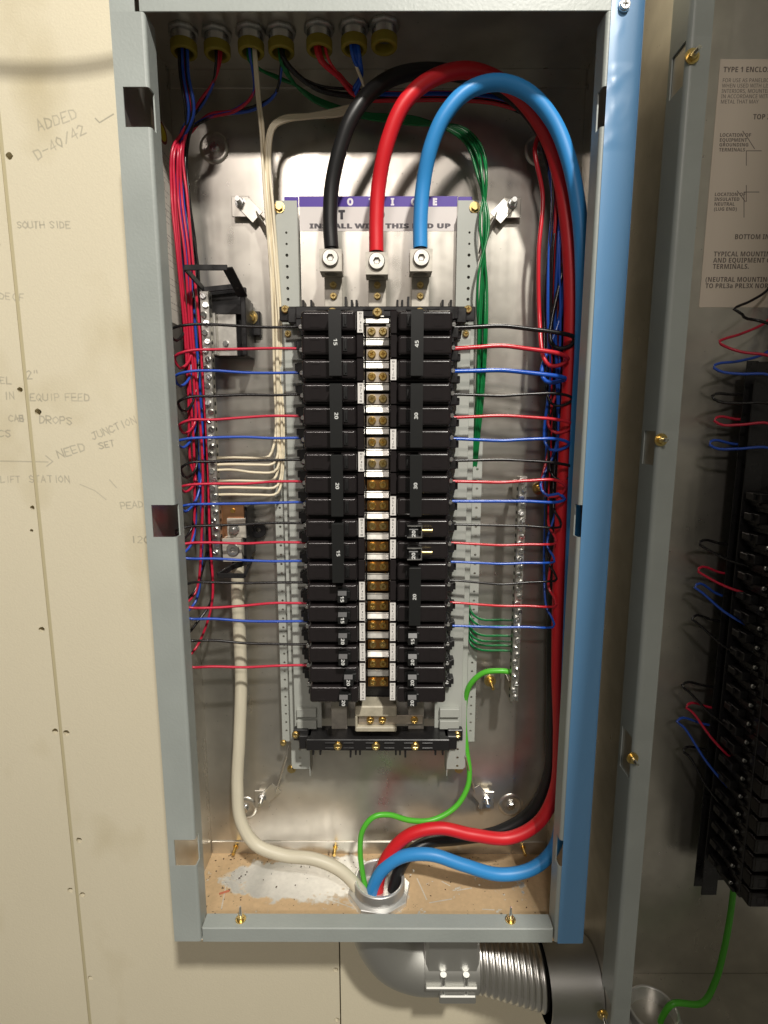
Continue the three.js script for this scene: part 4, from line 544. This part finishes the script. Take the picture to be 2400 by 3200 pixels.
// ------------------------------------------------------------------ second enclosure at the right
const CX = 0.5575, B2 = -0.212, T2 = 1.26;
{
  const t = thing('electrical_enclosure', 'second grey enclosure beside the blue film, cut off by the picture edge', 'enclosure', 'electrical enclosures'); const X0 = 0.3025, X1 = CX + 0.255, s = 0.0015;
  mesh('back_panel', bx(X0 + s, X1 - s, B2, T2, 0.001, 0.0025, 0.0002), mat.galv, t);
  mesh('side_panel', bx(X0 + 0.0018, X0 + 0.0033, B2, T2, 0.001, 0.142, 0.0003), mat.galv, t); mesh('side_panel', bx(X1 - s, X1, B2, T2, 0.001, 0.142, 0.0003), mat.galv, t);
  mesh('bottom_panel', bx(X0 + 0.0035, X1 - s, B2, B2 + s, 0.0027, 0.142, 0.0002), mat.galv, t); mesh('top_panel', bx(X0 + 0.0035, X1 - s, T2 - s, T2, 0.0027, 0.142, 0.0002), mat.galv, t);
  // painted stile: skirt with slots, rounded front edge, front face
  const slots = [[0.972, 1.012], [0.598, 0.635], [0.222, 0.275], [-0.14, -0.1]], c = 0.0055, ys = [B2]; for (const [a, b] of [...slots].reverse()) ys.push(a, b); ys.push(T2);
  const prof = []; prof.push([X0, -0.108]); for (let i = 0; i <= 6; i++) { const a = i / 6 * Math.PI / 2; prof.push([X0 + c - c * Math.cos(a), -D + c - c * Math.sin(a)]); } prof.push([0.3245, -D], [0.3245, -D + s]); for (let i = 6; i >= 0; i--) { const a = i / 6 * Math.PI / 2; prof.push([X0 + c - (c - s) * Math.cos(a), -D + c - (c - s) * Math.sin(a)]); } prof.push([X0 + s, -0.108]);
  const list = []; for (let i = 0; i < ys.length - 1; i++) { if (i % 2 === 0) list.push(vertProfile(prof, ys[i], ys[i + 1])); else { list.push(vertProfile(prof.slice(1, -1).filter(() => true), ys[i], ys[i + 1])); list.push(vertProfile([[X0, -0.114], [X0, -0.108], [X0 + s, -0.108], [X0 + s, -0.114]], ys[i], ys[i + 1])); } }
  mesh('stile', list, mat.paint, t); mesh('stile', bx(X1 - 0.035, X1, B2, T2, D - s, D, 0.0004), mat.paint, t);
  mesh('sill_rail', bx(0.327, X1 - 0.037, B2, B2 + 0.02, D - s, D, 0.0004), mat.paint, t);
  for (const [a, b] of [[1498, 118], [1430, 950], [1368, 1640], [1303, 2195]]) { const p = P(a, b, D + 0.003), g = studGeo(0.0052, 0.01); g.translate(p.x, p.y, D); const n = mesh('nut', g, mat.gold, t); mesh('bolt_end', cyl(0.0026, 0.002, 0.012, 10, [p.x, p.y, D + 0.008]), mat.zinc, n); }
  // instruction label on the back
  const a = P(1556, 128, 0.0028), b = P(1518, 664, 0.0028), LW = 0.17, LH = a.y - b.y, w = 640, h = Math.round(640 * LH / LW);
  const tx = canvasTex(w, h, (x) => { x.fillStyle = '#d9cdbd'; x.fillRect(0, 0, w, h); x.fillStyle = '#6a5f58'; const sc = w / LW;
    const put = (s, xd, yd, px, wt = 'bold') => { const p = P(xd, yd, 0.0028); x.font = `${wt} ${px}px sans-serif`; x.fillText(s, (p.x - a.x) * sc, (a.y - p.y) * sc); };
    put('TYPE 1 ENCLOSURE', 1562, 156, 30);
    ['FOR USE AS PANELBOARD ENCLOSURE', 'WHEN USED WITH LISTED PANELBOARD', 'INTERIORS, MOUNTED IN ENCLOSURE', 'IN ACCORDANCE WITH INSTRUCTIONS', 'METAL THAT MAY'].forEach((s, i) => put(s, 1560 - i, 178 + i * 11.5, 22, ''));
    put('TOP IN', 1626, 258, 30); ['LOCATION OF', 'EQUIPMENT', 'GROUNDING', 'TERMINALS'].forEach((s, i) => put(s, 1554 - i * 0.5, 296 + i * 10.5, 22));
    ['LOCATION OF', 'INSULATED', 'NEUTRAL', '(LUG END)'].forEach((s, i) => put(s, 1543 - i * 0.5, 424 + i * 10.5, 22)); put('BOTTOM IN', 1586, 517, 30);
    ['TYPICAL MOUNTING OF NEUTRAL', 'AND EQUIPMENT GROUNDING', 'TERMINALS.'].forEach((s, i) => put(s, 1541 - i, 554 + i * 13.5, 30)); ['(NEUTRAL MOUNTING LIMITED', 'TO PRL3a PRL3X NOR'].forEach((s, i) => put(s, 1523, 609 + i * 13.5, 30));
    x.strokeStyle = '#6a5f58'; x.lineWidth = 3; const ln = (l) => { x.beginPath(); for (const [c, d] of l) { const p = P(c, d, 0.0028); x.lineTo((p.x - a.x) * sc, (a.y - p.y) * sc); } x.stroke(); };
    ln([[1604, 283], [1616, 300], [1630, 322]]); ln([[1592, 412], [1604, 428], [1610, 436]]); ln([[1612, 400], [1612, 436]]); ln([[1607, 470], [1607, 415], [1640, 415]]); ln([[1612, 358], [1612, 326], [1645, 326]]); });
  const g = sheet(LW, LH, 0.0003); g.translate(a.x + LW / 2, (a.y + b.y) / 2, 0.0028); mesh('instruction_label', g, M({ map: tx, roughness: 0.7 }), t);
}
hub('threaded silver conduit hub in the floor of the second enclosure', P(1412, 2172, 0.073).x, B2 + 0.002, 0.073, 1.0);
{
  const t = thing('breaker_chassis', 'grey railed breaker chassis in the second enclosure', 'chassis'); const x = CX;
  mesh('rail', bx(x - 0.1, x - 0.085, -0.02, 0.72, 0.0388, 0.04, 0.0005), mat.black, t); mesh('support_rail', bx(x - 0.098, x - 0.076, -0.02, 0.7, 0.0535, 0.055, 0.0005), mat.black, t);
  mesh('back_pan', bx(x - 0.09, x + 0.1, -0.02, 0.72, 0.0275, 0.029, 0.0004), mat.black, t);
  for (let i = 0; i < 7; i++) breaker(-1, i * 3, 3, '20', { x, y0: 0.56, label: `three pole black breaker in the second enclosure, ${NUM[i]} down its column`, group: 'breakers in the second enclosure' });
  const loops = [['black', 1659, 625, 1585, 667, 1636, 692], ['red', 1659, 692, 1552, 739, 1659, 768], ['blue', 1659, 759, 1540, 792, 1659, 809], ['black', 1640, 838, 1537, 857, 1659, 871], ['red', 1659, 897, 1542, 907, 1659, 914], ['blue', 1659, 954, 1531, 958, 1659, 967], ['black', 1623, 1168, 1509, 1174, 1633, 1230], ['red', 1623, 1237, 1506, 1232, 1638, 1292], ['blue', 1609, 1294, 1500, 1268, 1629, 1361], ['black', 1609, 1339, 1494, 1337, 1620, 1431], ['black', 1612, 1480, 1472, 1482, 1601, 1592], ['red', 1612, 1525, 1481, 1527, 1603, 1660], ['blue', 1601, 1566, 1462, 1559, 1594, 1724], ['black', 1601, 1613, 1474, 1622, 1581, 1765]];
  loops.forEach(([c, x0, y0, xl, yl, x1, y1], i) => {
    const A = P(x0, y0, 0.022), Bq = P(xl, yl, 0.05), C = P(x1, y1, 0.07), Cn = V3(Math.max(C.x, CX - 0.088), C.y, C.z);
    const up = V3(A.x + 0.012 + rr(0, 0.012), A.y + 0.06, 0.022 + rr(-0.01, 0.012));
    const pts = [V3(A.x + 0.02 + rr(0, 0.01), 1.2, 0.03 + rr(-0.01, 0.01)), V3(A.x + 0.014 + rr(0, 0.012), (up.y + 1.2) / 2, 0.025 + rr(-0.01, 0.01)), up, V3(A.x + 0.006, A.y + 0.012, 0.022), A, A.clone().lerp(Bq, 0.55).add(V3(0, -0.002, 0)), Bq.clone().add(V3(0.008, 0.004, -0.003)), Bq, Bq.clone().add(V3(0.008, -0.006, 0.003)), Bq.clone().lerp(C, 0.5).add(V3(0, -0.004, 0)), C, V3(Math.max(C.x + 0.01, CX - 0.088), C.y - 0.008, 0.074)];
    tag(mesh('branch_wire', tube(pts, 0.0017, 0, 7), { black: mat.blackW, red: mat.red, blue: mat.blue }[c]), `thin ${c} wire in the second enclosure, loop ${NUM[i]} from its top`, 'wire', 'branch wires of the second enclosure');
  });
  const h = P(1412, 2172, 0.073);
  tag(mesh('ground_cable', tube([V3(h.x + 0.008, B2 - 0.02, 0.073), V3(h.x + 0.014, B2 + 0.012, 0.074), V3(h.x + 0.026, B2 + 0.034, 0.075), P(1518, 2166, 0.07), P(1545, 2120, 0.06), P(1562, 2060, 0.05), P(1580, 1960, 0.035), P(1592, 1820, 0.022), P(1602, 1680, 0.018), P(1622, 1480, 0.016), P(1640, 1300, 0.016), P(1665, 1100, 0.016)], 0.0042, 0, 12), mat.lime), 'bright green ground cable rising from the hub of the second enclosure', 'cable');
}
renderer.render(scene, camera);
